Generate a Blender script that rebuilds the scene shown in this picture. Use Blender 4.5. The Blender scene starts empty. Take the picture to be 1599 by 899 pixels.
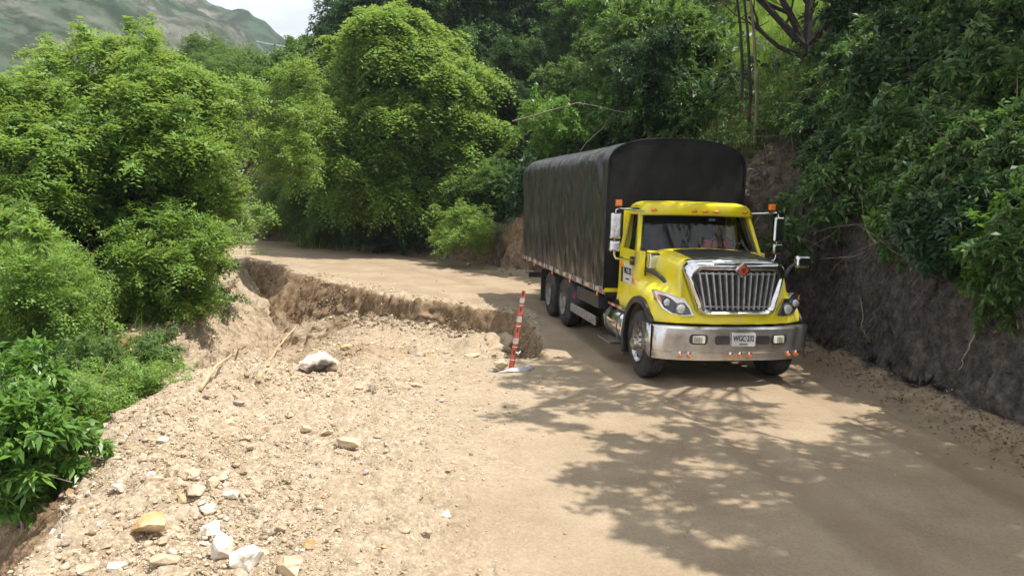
import bpy, bmesh, math, random
import numpy as np
from mathutils import Vector, Matrix
# ------------------------------------------------------------------ camera, world, sun
sc = bpy.context.scene
C = sc.collection
CAM_H, PITCH, ROLL, FPX = 2.7195, .1205, .0303, 1185.0
_c, _s = math.cos(PITCH), math.sin(PITCH); _cr, _sr = math.cos(ROLL), math.sin(ROLL)
CF = np.array([0, _c, -_s]); _U = np.array([0, _s, _c]); _R = np.array([1., 0, 0])
CR = _R*_cr + _U*_sr; CU = _U*_cr - _R*_sr
cd = bpy.data.cameras.new('camera'); cam = bpy.data.objects.new('camera', cd); C.objects.link(cam)
cd.sensor_width = 36; cd.lens = 36*FPX/1599; cd.clip_end = 5000; cd.clip_start = .05
cam.matrix_world = Matrix(((CR[0], CU[0], -CF[0], 0), (CR[1], CU[1], -CF[1], 0), (CR[2], CU[2], -CF[2], CAM_H), (0, 0, 0, 1)))
sc.camera = cam
SUN = np.array([1.0, -.26, 0]); SUN /= np.linalg.norm(SUN); ELEV = math.radians(69)
SUN = np.array([SUN[0]*math.cos(ELEV), SUN[1]*math.cos(ELEV), math.sin(ELEV)])
w = bpy.data.worlds.new('World'); sc.world = w; w.use_nodes = True
nt = w.node_tree; nt.nodes.clear()
wo = nt.nodes.new('ShaderNodeOutputWorld'); wb = nt.nodes.new('ShaderNodeBackground'); sky = nt.nodes.new('ShaderNodeTexSky')
sky.sky_type = 'NISHITA'; sky.sun_disc = False; sky.sun_elevation = ELEV
sky.sun_rotation = math.atan2(SUN[0], SUN[1]); sky.air_density = 1.3; sky.dust_density = 3.0; sky.ozone_density = .8; sky.altitude = 1200
wtc = nt.nodes.new('ShaderNodeTexCoord'); wmp = nt.nodes.new('ShaderNodeMapping'); wmp.inputs['Scale'].default_value = (1.6, 1.6, 4.0)
wn = nt.nodes.new('ShaderNodeTexNoise'); wn.inputs['Scale'].default_value = 1.6; wn.inputs['Detail'].default_value = 7; wn.inputs['Roughness'].default_value = .55
wr = nt.nodes.new('ShaderNodeValToRGB'); wr.color_ramp.elements[0].position = .30; wr.color_ramp.elements[1].position = .52
wm = nt.nodes.new('ShaderNodeMix'); wm.data_type = 'RGBA'; wm.inputs[7].default_value = (8.5, 8.8, 9.2, 1)
nt.links.new(wtc.outputs['Generated'], wmp.inputs[0]); nt.links.new(wmp.outputs[0], wn.inputs['Vector']); nt.links.new(wn.outputs['Fac'], wr.inputs[0])
nt.links.new(wr.outputs[0], wm.inputs[0]); nt.links.new(sky.outputs[0], wm.inputs[6]); nt.links.new(wm.outputs[2], wb.inputs['Color'])
wb.inputs['Strength'].default_value = .098
nt.links.new(wb.outputs[0], wo.inputs[0])
sd = bpy.data.lights.new('sun', 'SUN'); sd.energy = 5.0; sd.angle = math.radians(.5); sd.color = (1, .955, .88)
so = bpy.data.objects.new('sun', sd); C.objects.link(so)
so.rotation_euler = Vector(tuple(-SUN)).to_track_quat('-Z', 'Y').to_euler(); so.location = (20, 0, 40)
sc.view_settings.view_transform = 'Standard'; sc.view_settings.look = 'None'
sc.view_settings.exposure = .52; sc.view_settings.gamma = 1; sc.view_settings.use_curve_mapping = False
sc.render.engine = 'CYCLES'
sc.cycles.max_bounces = 6; sc.cycles.diffuse_bounces = 3; sc.cycles.glossy_bounces = 3; sc.cycles.transmission_bounces = 4
sc.cycles.transparent_max_bounces = 8; sc.cycles.use_denoising = True
sc.cycles.use_adaptive_sampling = True; sc.cycles.adaptive_threshold = .02

def gnd(px, py, z=0.):
    d = CF + CR*(px-799.5)/FPX + CU*(449.5-py)/FPX; k = (z-CAM_H)/d[2]; return (float(d[0]*k), float(d[1]*k))
def dep(px, py, y):
    d = CF + CR*(px-799.5)/FPX + CU*(449.5-py)/FPX; k = y/d[1]; return np.array([0, 0, CAM_H]) + d*k
# ------------------------------------------------------------------ numpy noise
def _h(i, j, k, seed):
    i = i.astype(np.uint32); j = j.astype(np.uint32); k = k.astype(np.uint32)
    n = i*np.uint32(374761393) + j*np.uint32(668265263) + k*np.uint32(2147483647) + np.uint32((seed*144665+1) & 0xffffffff)
    n = (n ^ (n >> np.uint32(13)))*np.uint32(1274126177); n ^= n >> np.uint32(16)
    n = n*np.uint32(2246822519); n ^= n >> np.uint32(15)
    return n.astype(np.float32)/np.float32(4294967295)
def vnoise(x, y, z, seed):
    xf, yf, zf = np.floor(x), np.floor(y), np.floor(z)
    xi, yi, zi = (xf.astype(np.int64) & 0xffffffff), (yf.astype(np.int64) & 0xffffffff), (zf.astype(np.int64) & 0xffffffff)
    u, v, t = x-xf, y-yf, z-zf
    u = u*u*(3-2*u); v = v*v*(3-2*v); t = t*t*(3-2*t)
    def q(a, b, c): return _h(xi+a, yi+b, zi+c, seed)
    def l(a, b, f): return a+(b-a)*f
    return l(l(l(q(0,0,0), q(1,0,0), u), l(q(0,1,0), q(1,1,0), u), v), l(l(q(0,0,1), q(1,0,1), u), l(q(0,1,1), q(1,1,1), u), v), t)
def fbm(x, y, z, scale, octv=4, seed=0, gain=.5):
    x = np.asarray(x, float); y = np.asarray(y, float); z = np.zeros_like(x)+z
    a, tot, o = 1., 0., np.zeros_like(x)
    for i in range(octv):
        o += a*(vnoise(x*scale+17.3*i, y*scale-9.1*i, z*scale+3.7*i, seed+i)*2-1); tot += a; a *= gain; scale *= 2.03
    return o/tot
def sstep(a, b, x):
    t = np.clip((x-a)/(b-a), 0, 1); return t*t*(3-2*t)
# ------------------------------------------------------------------ materials
M = {}
def mat(name, col=(.5, .5, .5), rough=.6, metal=0., spec=.5, col2=None, nscale=6., ndetail=5, bump=0., bscale=40., coat=0., emit=None, mix=(.35, .65), stretch=None):
    m = bpy.data.materials.new(name); m.use_nodes = True; t = m.node_tree; p = t.nodes['Principled BSDF']
    p.inputs['Base Color'].default_value = (*col, 1); p.inputs['Roughness'].default_value = rough; p.inputs['Metallic'].default_value = metal
    p.inputs['Specular IOR Level'].default_value = spec; p.inputs['Coat Weight'].default_value = coat
    tc = t.nodes.new('ShaderNodeTexCoord'); mp = t.nodes.new('ShaderNodeMapping'); t.links.new(tc.outputs['Object'], mp.inputs[0])
    if stretch: mp.inputs['Scale'].default_value = stretch
    if col2:
        n = t.nodes.new('ShaderNodeTexNoise'); n.inputs['Scale'].default_value = nscale; n.inputs['Detail'].default_value = ndetail
        r = t.nodes.new('ShaderNodeValToRGB'); r.color_ramp.elements[0].position, r.color_ramp.elements[1].position = mix
        r.color_ramp.elements[0].color = (*col, 1); r.color_ramp.elements[1].color = (*col2, 1)
        t.links.new(mp.outputs[0], n.inputs['Vector']); t.links.new(n.outputs['Fac'], r.inputs[0]); t.links.new(r.outputs[0], p.inputs['Base Color'])
    if bump:
        n = t.nodes.new('ShaderNodeTexNoise'); n.inputs['Scale'].default_value = bscale; n.inputs['Detail'].default_value = 5
        b = t.nodes.new('ShaderNodeBump'); b.inputs['Strength'].default_value = bump; b.inputs['Distance'].default_value = .02
        t.links.new(mp.outputs[0], n.inputs['Vector']); t.links.new(n.outputs['Fac'], b.inputs['Height']); t.links.new(b.outputs[0], p.inputs['Normal'])
    if emit: p.inputs['Emission Color'].default_value = (*emit[0], 1); p.inputs['Emission Strength'].default_value = emit[1]
    M[name] = m; return m
def leafmat(name, cols, trans=.35, tcol=(.35, .5, .04), rough=.5, spec=.35):
    m = bpy.data.materials.new(name); m.use_nodes = True; t = m.node_tree; p = t.nodes['Principled BSDF']; out = t.nodes['Material Output']
    a = t.nodes.new('ShaderNodeAttribute'); a.attribute_name = 'rnd'
    r = t.nodes.new('ShaderNodeValToRGB'); e = r.color_ramp.elements
    while len(e) < len(cols): e.new(.5)
    for i, (pos, cc) in enumerate(cols): e[i].position = pos; e[i].color = (*cc, 1)
    t.links.new(a.outputs['Fac'], r.inputs[0]); t.links.new(r.outputs[0], p.inputs['Base Color'])
    p.inputs['Roughness'].default_value = rough; p.inputs['Specular IOR Level'].default_value = spec
    tr = t.nodes.new('ShaderNodeBsdfTranslucent'); mc = t.nodes.new('ShaderNodeMix'); mc.data_type = 'RGBA'; mc.inputs[0].default_value = .5
    t.links.new(r.outputs[0], mc.inputs[6]); mc.inputs[7].default_value = (*tcol, 1); t.links.new(mc.outputs[2], tr.inputs[0])
    mx = t.nodes.new('ShaderNodeMixShader'); mx.inputs[0].default_value = trans
    t.links.new(p.outputs[0], mx.inputs[1]); t.links.new(tr.outputs[0], mx.inputs[2]); t.links.new(mx.outputs[0], out.inputs[0])
    M[name] = m; return m
G1 = [(.0, (.075, .13, .03)), (.5, (.15, .29, .05)), (.93, (.27, .43, .09)), (1., (.40, .34, .12))]
leafmat('leaf_bright', G1, .42, (.50, .60, .10), spec=.5)
leafmat('leaf_mid', [(.0, (.04, .085, .025)), (.6, (.105, .185, .05)), (1., (.22, .31, .10))], .36, (.28, .45, .06))
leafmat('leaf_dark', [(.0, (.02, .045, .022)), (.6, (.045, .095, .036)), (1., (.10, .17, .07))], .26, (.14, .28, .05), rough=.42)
leafmat('leaf_bank', [(.0, (.04, .085, .035)), (.5, (.105, .185, .06)), (.85, (.20, .30, .09)), (1., (.34, .32, .12))], .36, (.14, .3, .04), rough=.45)
leafmat('leaf_big', [(.0, (.06, .14, .03)), (.6, (.13, .27, .05)), (1., (.26, .40, .08))], .38, (.28, .46, .04), rough=.38, spec=.5)
leafmat('grass_blade', [(.0, (.13, .25, .02)), (.5, (.24, .40, .04)), (1., (.42, .46, .12))], .4, (.4, .55, .06))
leafmat('dry_leaf', [(.0, (.09, .055, .03)), (.5, (.20, .13, .07)), (1., (.36, .27, .15))], .1, (.3, .2, .1))
mat('bark', (.11, .085, .06), .9, col2=(.22, .18, .13), nscale=9, bump=.8, bscale=30, stretch=(1, 1, .25))
mat('bark_dark', (.018, .014, .011), .9, col2=(.045, .036, .028), nscale=9, bump=.8, bscale=30)
mat('twig', (.24, .19, .13), .85, col2=(.38, .31, .22), nscale=14, bump=.4)
mat('cane', (.58, .46, .27), .7, col2=(.40, .29, .16), nscale=20, bump=.3, stretch=(1, 1, 4))
# ------------------------------------------------------------------ object helpers
def tag(o, label=None, cat=None, group=None, kind=None, category=None):
    cat = cat or category
    for k, v in (('label', label), ('category', cat), ('group', group), ('kind', kind)):
        if v: o[k] = v
    return o
def empty(name, loc=(0, 0, 0), rz=0, **k):
    o = bpy.data.objects.new(name, None); C.objects.link(o); o.location = loc; o.rotation_euler = (0, 0, rz); o.empty_display_size = .3
    return tag(o, **k)
def npmesh(name, V, Fq, m, parent=None, smooth=True, face_attr=None, pt_attr=None):
    """V (n,3), Fq (m,k) constant polygon size"""
    me = bpy.data.meshes.new(name); V = np.ascontiguousarray(V, np.float32); Fq = np.ascontiguousarray(Fq, np.int32)
    k = Fq.shape[1]
    me.vertices.add(len(V)); me.vertices.foreach_set('co', V.ravel())
    me.loops.add(Fq.size); me.loops.foreach_set('vertex_index', Fq.ravel())
    me.polygons.add(len(Fq)); me.polygons.foreach_set('loop_start', np.arange(0, Fq.size, k, dtype=np.int32))
    me.polygons.foreach_set('loop_total', np.full(len(Fq), k, np.int32))
    if smooth: me.polygons.foreach_set('use_smooth', np.ones(len(Fq), bool))
    me.update(calc_edges=True)
    for n, a in (face_attr or {}).items():
        at = me.attributes.new(n, 'FLOAT', 'FACE'); at.data.foreach_set('value', np.asarray(a, np.float32))
    for n, a in (pt_attr or {}).items():
        a = np.asarray(a, np.float32)
        if a.ndim == 1: at = me.attributes.new(n, 'FLOAT', 'POINT'); at.data.foreach_set('value', a)
        else: at = me.attributes.new(n, 'FLOAT_COLOR', 'POINT'); at.data.foreach_set('color', a.ravel())
    me.materials.append(M[m])
    o = bpy.data.objects.new(name, me); C.objects.link(o)
    if parent is not None: o.parent = parent
    return o
class MB:
    def __init__(s): s.v = []; s.f = []
    def add(s, V, Fs):
        b = len(s.v); s.v += [tuple(map(float, p)) for p in V]; s.f += [tuple(b+i for i in f) for f in Fs]; return s
    def box(s, c, d, rot=None):
        x, y, z = d[0]/2, d[1]/2, d[2]/2
        P = [(-x,-y,-z),(x,-y,-z),(x,y,-z),(-x,y,-z),(-x,-y,z),(x,-y,z),(x,y,z),(-x,y,z)]
        if rot is not None:
            Rm = Matrix.Rotation(rot[2], 3, 'Z') @ Matrix.Rotation(rot[1], 3, 'Y') @ Matrix.Rotation(rot[0], 3, 'X')
            P = [tuple(Rm @ Vector(p)) for p in P]
        return s.add([(p[0]+c[0], p[1]+c[1], p[2]+c[2]) for p in P], [(0,3,2,1),(4,5,6,7),(0,1,5,4),(1,2,6,5),(2,3,7,6),(3,0,4,7)])
    def tube(s, path, rad, n=8, cap=True):
        P = [Vector(p) for p in path]; K = len(P)
        if not hasattr(rad, '__len__'): rad = [rad]*K
        V = []; prev = None
        for i, p in enumerate(P):
            t = (P[min(i+1, K-1)]-P[max(i-1, 0)]).normalized()
            if prev is None: a = t.orthogonal().normalized()
            else:
                a = prev - t*prev.dot(t); a = a.normalized() if a.length > 1e-6 else t.orthogonal().normalized()
            prev = a; b = t.cross(a)
            for j in range(n):
                g = 2*math.pi*j/n; V.append(p+(a*math.cos(g)+b*math.sin(g))*rad[i])
        Fs = [(i*n+j, i*n+(j+1) % n, (i+1)*n+(j+1) % n, (i+1)*n+j) for i in range(K-1) for j in range(n)]
        if cap: Fs += [tuple(reversed(range(n))), tuple((K-1)*n+j for j in range(n))]
        return s.add(V, Fs)
    def cyl(s, p0, p1, r, n=20, r2=None): return s.tube([p0, p1], [r, r if r2 is None else r2], n)
    def grid(s, A, flip=False, closeu=False, closev=False):
        R_, K = len(A), len(A[0]); V = [p for r in A for p in r]
        Fs = []
        for i in range(R_ if closeu else R_-1):
            for j in range(K if closev else K-1):
                q = (i*K+j, i*K+(j+1) % K, ((i+1) % R_)*K+(j+1) % K, ((i+1) % R_)*K+j)
                Fs.append(q[::-1] if flip else q)
        return s.add(V, Fs)
    def lathe(s, prof, c, axis='X', n=40, sgn=1, cap=True):
        """prof: list of (offset along the axis, radius)"""
        A = []
        for (o, r) in prof:
            row = []
            for j in range(n):
                g = 2*math.pi*j/n; a, b = r*math.cos(g), r*math.sin(g)
                if axis == 'X': row.append((c[0]+sgn*o, c[1]+a, c[2]+b))
                elif axis == 'Y': row.append((c[0]+a, c[1]+sgn*o, c[2]+b))
                else: row.append((c[0]+a, c[1]+b, c[2]+sgn*o))
            A.append(row)
        s.grid(A, closev=True)
        if cap and prof[0][1] > 1e-4: s.f.append(tuple(range(len(s.v)-len(prof)*n, len(s.v)-len(prof)*n+n)))
        if cap and prof[-1][1] > 1e-4: s.f.append(tuple(range(len(s.v)-n, len(s.v))))
        return s
    def prism(s, poly, fn0, fn1):
        """poly: 2D points; fn0, fn1 map (a,b) to 3D for either face"""
        n = len(poly); V = [fn0(*p) for p in poly]+[fn1(*p) for p in poly]
        return s.add(V, [tuple(range(n)), tuple(reversed(range(n, 2*n)))]+[(i, n+i, n+(i+1) % n, (i+1) % n) for i in range(n)])
    def build(s, name, m, parent=None, smooth=False, bevel=0., sub=0, solid=0., angle=35, seg=2):
        me = bpy.data.meshes.new(name); me.from_pydata(s.v, [], s.f); me.update()
        bm = bmesh.new(); bm.from_mesh(me); bmesh.ops.recalc_face_normals(bm, faces=bm.faces); bm.to_mesh(me); bm.free()
        me.materials.append(M[m]); o = bpy.data.objects.new(name, me); C.objects.link(o)
        if parent is not None: o.parent = parent
        if smooth:
            me.polygons.foreach_set('use_smooth', [True]*len(me.polygons))
            if not sub: me.set_sharp_from_angle(angle=math.radians(angle))
        if solid: md = o.modifiers.new('solid', 'SOLIDIFY'); md.thickness = solid; md.offset = 0
        if bevel: md = o.modifiers.new('bevel', 'BEVEL'); md.width = bevel; md.segments = seg; md.limit_method = 'ANGLE'; md.angle_limit = math.radians(40)
        if sub: md = o.modifiers.new('sub', 'SUBSURF'); md.levels = sub; md.render_levels = sub
        return o
def dup(root, loc=None, rz=None, scale=None, label=None, group=None, parent=None):
    r = root.copy(); C.objects.link(r); r.parent = parent if parent is not None else None
    if loc is not None: r.location = loc
    if rz is not None: r.rotation_euler = (r.rotation_euler[0], r.rotation_euler[1], rz)
    if scale is not None: r.scale = (scale,)*3 if not hasattr(scale, '__len__') else scale
    if label: r['label'] = label
    if group: r['group'] = group
    for ch in root.children:
        dup(ch, parent=r)
    return r
# ------------------------------------------------------------------ terrain
LANE = [(5.2, -2), (4.5, 3), (3.9, 7), (3.35, 11), (2.5, 15.5), (1.1, 21), (-1.6, 26), (-5.5, 30.5), (-11, 34.5), (-20, 38)]
LEFT_EDGE = [(-2.9, 2), (-3.1, 4.5), (-3.35, 5.4), (-3.62, 6.3), (-4.15, 7.4), (-4.55, 8.4), (-4.62, 9.0), (-4.45, 9.9), (-5.0, 11.2), (-6.3, 12.5), (-7.4, 15), (-8.4, 18.5), (-9.6, 22.5), (-10.6, 26.5), (-11.6, 30.), (-13.5, 33.0), (-17, 36.5), (-23, 39.5), (-34, 43), (-60, 48)]
BANK_FOOT = [(6.3, -6), (6.2, 3), (6.14, 8.8), (6.1, 10.1), (6.0, 12), (5.95, 15), (5.5, 18), (4.2, 21.2), (2.3, 24.3), (.78, 26.3), (-1.2, 29.3), (-2.9, 32.6), (-5.9, 35.4), (-9, 36.9), (-12.9, 38.8), (-17, 41.5), (-24, 45), (-35, 49), (-60, 55)]
RIM = [(.75, 12.9), (.62, 13.7), (.52, 15.2), (.31, 16.6), (.02, 17.6), (-.75, 18.1), (-1.57, 18.6), (-3.36, 19.9), (-4.3, 21.2), (-5.38, 22.6), (-7.2, 25.0), (-8.66, 27.4), (-10.0, 28.6)]
NEAR_RIM = [(.75, 12.9), (.1, 12.55), (-.9, 12.7), (-2.0, 12.2), (-3.2, 11.6), (-4.3, 10.8), (-5.0, 11.0)]
RIDGE = [(-5.0, 11.0), (-5.9, 12.8), (-6.6, 15.), (-7.3, 18), (-8.3, 22), (-9.5, 26), (-10.0, 28.6)]
def seg_dist(x, y, pl, want_s=False):
    """distance to a polyline, its sign (+ to the left of travel) and arclength of the nearest point"""
    best = np.full(x.shape, 1e9); sg = np.zeros(x.shape); s_at = np.zeros(x.shape); s0 = 0.
    for (ax, ay), (bx, by) in zip(pl[:-1], pl[1:]):
        dx, dy = bx-ax, by-ay; L = math.hypot(dx, dy)
        t = np.clip(((x-ax)*dx+(y-ay)*dy)/L/L, 0, 1)
        qx, qy = x-(ax+t*dx), y-(ay+t*dy); d = np.hypot(qx, qy)
        m = d < best; best = np.where(m, d, best)
        sg = np.where(m, np.sign(dx*(y-ay)-dy*(x-ax)), sg); s_at = np.where(m, s0+t*L, s_at); s0 += L
    return (best*sg, s_at) if want_s else best*sg
def inside(x, y, poly):
    r = np.zeros(x.shape, bool); n = len(poly)
    for i in range(n):
        (ax, ay), (bx, by) = poly[i], poly[(i+1) % n]
        if ay == by: continue
        c = ((ay > y) != (by > y)) & (x < (bx-ax)*(y-ay)/(by-ay)+ax); r ^= c
    return r
BOWL = RIM + RIDGE[::-1][1:] + NEAR_RIM[::-1][1:-1]
def terrain(x, y, fine=True):
    x = np.asarray(x, float); y = np.asarray(y, float)
    dL = seg_dist(x, y, LEFT_EDGE) + fbm(x, y, 0, .9, 4, 11)*(.22+.23*sstep(9, 12, y))        # + outside (left)
    dB, sB = seg_dist(x, y, BANK_FOOT, True); dB = -dB                   # + into the bank
    dBn = dB + fbm(x, y, 0, .55, 5, 21, .55)*.55*sstep(.0, .5, dB)
    z = fbm(x, y, 0, .25, 2, 3)*.06 + fbm(x, y, 0, 1.3, 4, 5)*.022
    dT = seg_dist(x, y, LANE); off = np.abs(np.abs(dT)-1.0+.12*fbm(x, y, 0, .2, 2, 6)); trk = np.exp(-(off/.22)**2); z += (-.030*trk+.016*np.exp(-((off-.36)/.12)**2))*(y > 2)
    rub = np.clip(1-sstep(-3.4, -.2, x+ .12*(y-8)*0 + fbm(x, y, 0, .6, 3, 8)*.8), 0, 1)*(y < 21)
    z += rub*(fbm(x, y, 0, 2.2, 5, 9, .6)*.07)
    # mound of rubble along the near-left edge
    edge = np.exp(-((dL+.75)/.75)**2)*(y < 12.5)
    z += edge*(.16+.20*fbm(x, y, 0, 1.1, 4, 31))
    # slump bowl
    ins = inside(x, y, BOWL)
    nx = fbm(x, y, 0, 1.6, 3, 41, .5); nlow = fbm(x, y, 0, .75, 3, 42)
    dR0 = np.abs(seg_dist(x, y, RIM)); dN = np.abs(seg_dist(x, y, NEAR_RIM)); dG = np.abs(seg_dist(x, y, RIDGE))
    ins = ins | ((dR0 < dN) & (dR0 < dG) & (dR0 < .8) & (dB < -.3) & (x < .62)); dR = np.where(inside(x, y, BOWL), dR0, -dR0) + nx*.16
    dmax = .66 + 1.5*sstep(-3.4, -7.0, x) + .30*sstep(-1.2, .1, x)
    w_ = np.maximum(dR+nlow*.30, 0); steepk = 2.9-1.3*sstep(-3.8, -6.0, x); wl = np.minimum(w_*steepk, dmax*(.62+.30*nlow)+w_*.32)
    bowl = np.minimum(np.minimum(dmax, wl), np.minimum(.30*dN*(1+1.5*sstep(-2.5, -5, x)) , .1+1.1*dG))
    bowl = np.where(ins, np.maximum(bowl, 0), 0)
    z -= bowl
    z += np.where(~ins & (dL < .5), (.13+.12*fbm(x, y, 0, 2.6, 4, 47))*np.exp(-(np.abs(seg_dist(x, y, RIM))/.38)**2)*sstep(-1.0, -3.0, x), 0)
    z += np.where(ins, (nx*.10+fbm(x, y, 0, 1.0, 3, 44)*.12)*np.clip(bowl*2, 0, 1), 0)
    z -= 1.25*np.exp(-((x+5.9)/1.0)**2-((y-12.9)/1.5)**2)
    # pale heap and broken slab inside the bowl
    z += .42*np.exp(-(((x+2.9)/1.0)**2+((y-14.6)/1.2)**2))*(1+.5*fbm(x, y, 0, 1.6, 4, 46))
    sl = np.exp(-np.abs(((x+.42)/.62))**4-np.abs(((y-16.1)/1.0))**4); z += .38*sl
    # left slope to the valley
    o = np.maximum(dL, 0)
    drop = np.where(o < 1.3, o*.98, 1.274+(o-1.3)*.62); drop = 26*(1-np.exp(-drop/26))
    z -= drop*(1+.0*x) + np.where(o > 0, fbm(x, y, 0, .8, 4, 51)*.25*sstep(0, 1, o), 0)
    # bank on the right and behind
    b = np.maximum(dBn, 0)
    wallH = np.interp(sB, [0, 19, 22, 26, 30, 36, 39, 43, 50, 55, 60, 66, 90], [3.0, 3.1, 4.0, 4.0, 3.6, 2.4, 1.9, 1.1, .8, 2.0, 4.6, 5.2, 4.5])
    cap = np.interp(sB, [0, 36, 44, 50, 54, 58, 66, 100], [60, 60, 42, 26, 12, 5.5, 4.5, 4.5])
    wall = wallH*(1-np.exp(-b/.42*1.0))
    up = np.maximum(b-.9, 0)*.92; up = cap*(1-np.exp(-up/cap))
    berm = .16*np.exp(-((dB-.02)/.42)**2)*(1+.8*fbm(x, y, 0, 2.2, 3, 61))
    z += wall + up*(1+.1*fbm(x, y, 0, .3, 3, 63)) + berm
    z += np.where(b > 0, fbm(x, y, 0, 1.2, 4, 65)*.25*sstep(.2, 1.5, b), 0)
    return (z, dL, dB, sB, ins, bowl, rub) if fine else z
CG = .1; _gx, _gy = np.meshgrid(np.arange(-52, 52.05, CG), np.arange(-1, 76.05, CG), indexing='ij')
_t = terrain(_gx.ravel(), _gy.ravel()); CACHE = np.stack([a.astype(float) for a in _t[:4]]+[_t[4].astype(float), _t[5], _t[6]], 0).reshape(7, *_gx.shape)
def tcache(x, y, k=7):
    """terrain fields read off a 10 cm grid"""
    u = np.clip((np.asarray(x, float)+52)/CG, 0, _gx.shape[0]-1.001); v = np.clip((np.asarray(y, float)+1)/CG, 0, _gx.shape[1]-1.001); i, j = u.astype(int), v.astype(int); f, g = u-i, v-j
    o = [c[i, j]*(1-f)*(1-g)+c[i+1, j]*f*(1-g)+c[i, j+1]*(1-f)*g+c[i+1, j+1]*f*g for c in CACHE[:k]]
    if k > 4: o[4] = o[4] > .5
    return o
def tz(x, y): return float(tcache(x, y, 1)[0])
def tzs(x, y): return tcache(x, y, 1)[0]
def ground_material():
    m = bpy.data.materials.new('earth'); m.use_nodes = True; t = m.node_tree; p = t.nodes['Principled BSDF']; L = t.links.new
    tc = t.nodes.new('ShaderNodeTexCoord')
    def noise(scale, det=6, rough=.6, stretch=None):
        n = t.nodes.new('ShaderNodeTexNoise'); n.inputs['Scale'].default_value = scale; n.inputs['Detail'].default_value = det; n.inputs['Roughness'].default_value = rough
        if stretch:
            mp = t.nodes.new('ShaderNodeMapping'); mp.inputs['Scale'].default_value = stretch; L(tc.outputs['Object'], mp.inputs[0]); L(mp.outputs[0], n.inputs['Vector'])
        else: L(tc.outputs['Object'], n.inputs['Vector'])
        return n
    def ramp(src, stops):
        r = t.nodes.new('ShaderNodeValToRGB'); e = r.color_ramp.elements
        while len(e) < len(stops): e.new(.5)
        for i, (pos, cc) in enumerate(stops): e[i].position = pos; e[i].color = (*cc, 1)
        L(src, r.inputs[0]); return r
    def mix(f, a, b):
        x = t.nodes.new('ShaderNodeMix'); x.data_type = 'RGBA'
        if hasattr(f, 'links'): L(f, x.inputs[0])
        else: x.inputs[0].default_value = f
        L(a, x.inputs[6]); L(b, x.inputs[7]); return x.outputs[2]
    at = t.nodes.new('ShaderNodeAttribute'); at.attribute_name = 'mask'; sp = t.nodes.new('ShaderNodeSeparateColor'); L(at.outputs['Color'], sp.inputs[0])
    at2 = t.nodes.new('ShaderNodeAttribute'); at2.attribute_name = 'mask2'; sp2 = t.nodes.new('ShaderNodeSeparateColor'); L(at2.outputs['Color'], sp2.inputs[0])
    n_w = noise(6.5, 8, .72); big = noise(.9, 8); mid = noise(4, 7); fin = noise(38, 6, .7)
    road = ramp(big.outputs[0], [(.35, (.27, .20, .132)), (.65, (.40, .31, .21))])
    road2 = ramp(fin.outputs[0], [(.35, (.21, .155, .10)), (.6, (.42, .33, .225))]); road_c = mix(.35, road.outputs[0], road2.outputs[0])
    # gravel: cells of differing tone
    vo = t.nodes.new('ShaderNodeTexVoronoi'); vo.inputs['Scale'].default_value = 34; L(tc.outputs['Object'], vo.inputs['Vector'])
    vb = t.nodes.new('ShaderNodeSeparateColor'); L(vo.outputs['Color'], vb.inputs[0])
    grav = ramp(vb.outputs[0], [(0, (.22, .16, .10)), (.45, (.38, .295, .20)), (.8, (.52, .43, .32)), (1, (.68, .61, .51))])
    midr = ramp(mid.outputs[0], [(.35, (.30, .22, .14)), (.6, (.46, .37, .265))]); grav_c = mix(.55, grav.outputs[0], midr.outputs[0])
    ochre = ramp(n_w.outputs[0], [(.3, (.10, .062, .036)), (.5, (.22, .145, .085)), (.72, (.42, .30, .18))])
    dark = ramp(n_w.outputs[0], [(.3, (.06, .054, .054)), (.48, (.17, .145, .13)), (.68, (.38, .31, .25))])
    st = noise(3.2, 7, .65, (1, 1, .35))
    earth = ramp(st.outputs[0], [(.3, (.085, .062, .046)), (.5, (.20, .155, .12)), (.72, (.34, .275, .21))])
    beige = ramp(n_w.outputs[0], [(.32, (.24, .13, .07)), (.5, (.44, .30, .18)), (.68, (.58, .47, .35))])
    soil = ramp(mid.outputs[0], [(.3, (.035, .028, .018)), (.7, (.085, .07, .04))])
    grassy = ramp(mid.outputs[0], [(.3, (.10, .20, .02)), (.7, (.22, .36, .045))])
    tk = t.nodes.new('ShaderNodeMath'); tk.operation = 'MULTIPLY'; tk.inputs[1].default_value = .5; L(at.outputs['Alpha'], tk.inputs[0]); trc = t.nodes.new('ShaderNodeRGB'); trc.outputs[0].default_value = (.25, .182, .125, 1); road_c = mix(tk.outputs[0], road_c, trc.outputs[0])
    c = mix(sp.outputs[0], road_c, grav_c)
    c = mix(sp.outputs[1], c, ochre.outputs[0])
    c = mix(sp.outputs[2], c, earth.outputs[0])
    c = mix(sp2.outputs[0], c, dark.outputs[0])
    c = mix(sp2.outputs[1], c, beige.outputs[0])
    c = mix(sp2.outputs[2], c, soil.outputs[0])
    c = mix(at2.outputs['Alpha'], c, grassy.outputs[0])
    L(c, p.inputs['Base Color']); p.inputs['Roughness'].default_value = .93; p.inputs['Specular IOR Level'].default_value = .2
    b1 = t.nodes.new('ShaderNodeBump'); b1.inputs['Strength'].default_value = .8; b1.inputs['Distance'].default_value = .02
    # bump height: fine grain plus voronoi stones only where rubble is
    mul = t.nodes.new('ShaderNodeMath'); mul.operation = 'MULTIPLY'; L(vo.outputs['Distance'], mul.inputs[0]); L(sp.outputs[0], mul.inputs[1])
    sub = t.nodes.new('ShaderNodeMath'); sub.operation = 'SUBTRACT'; L(fin.outputs[0], sub.inputs[0]); L(mul.outputs[0], sub.inputs[1])
    L(sub.outputs[0], b1.inputs['Height'])
    b2 = t.nodes.new('ShaderNodeBump'); b2.inputs['Distance'].default_value = .22
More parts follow.
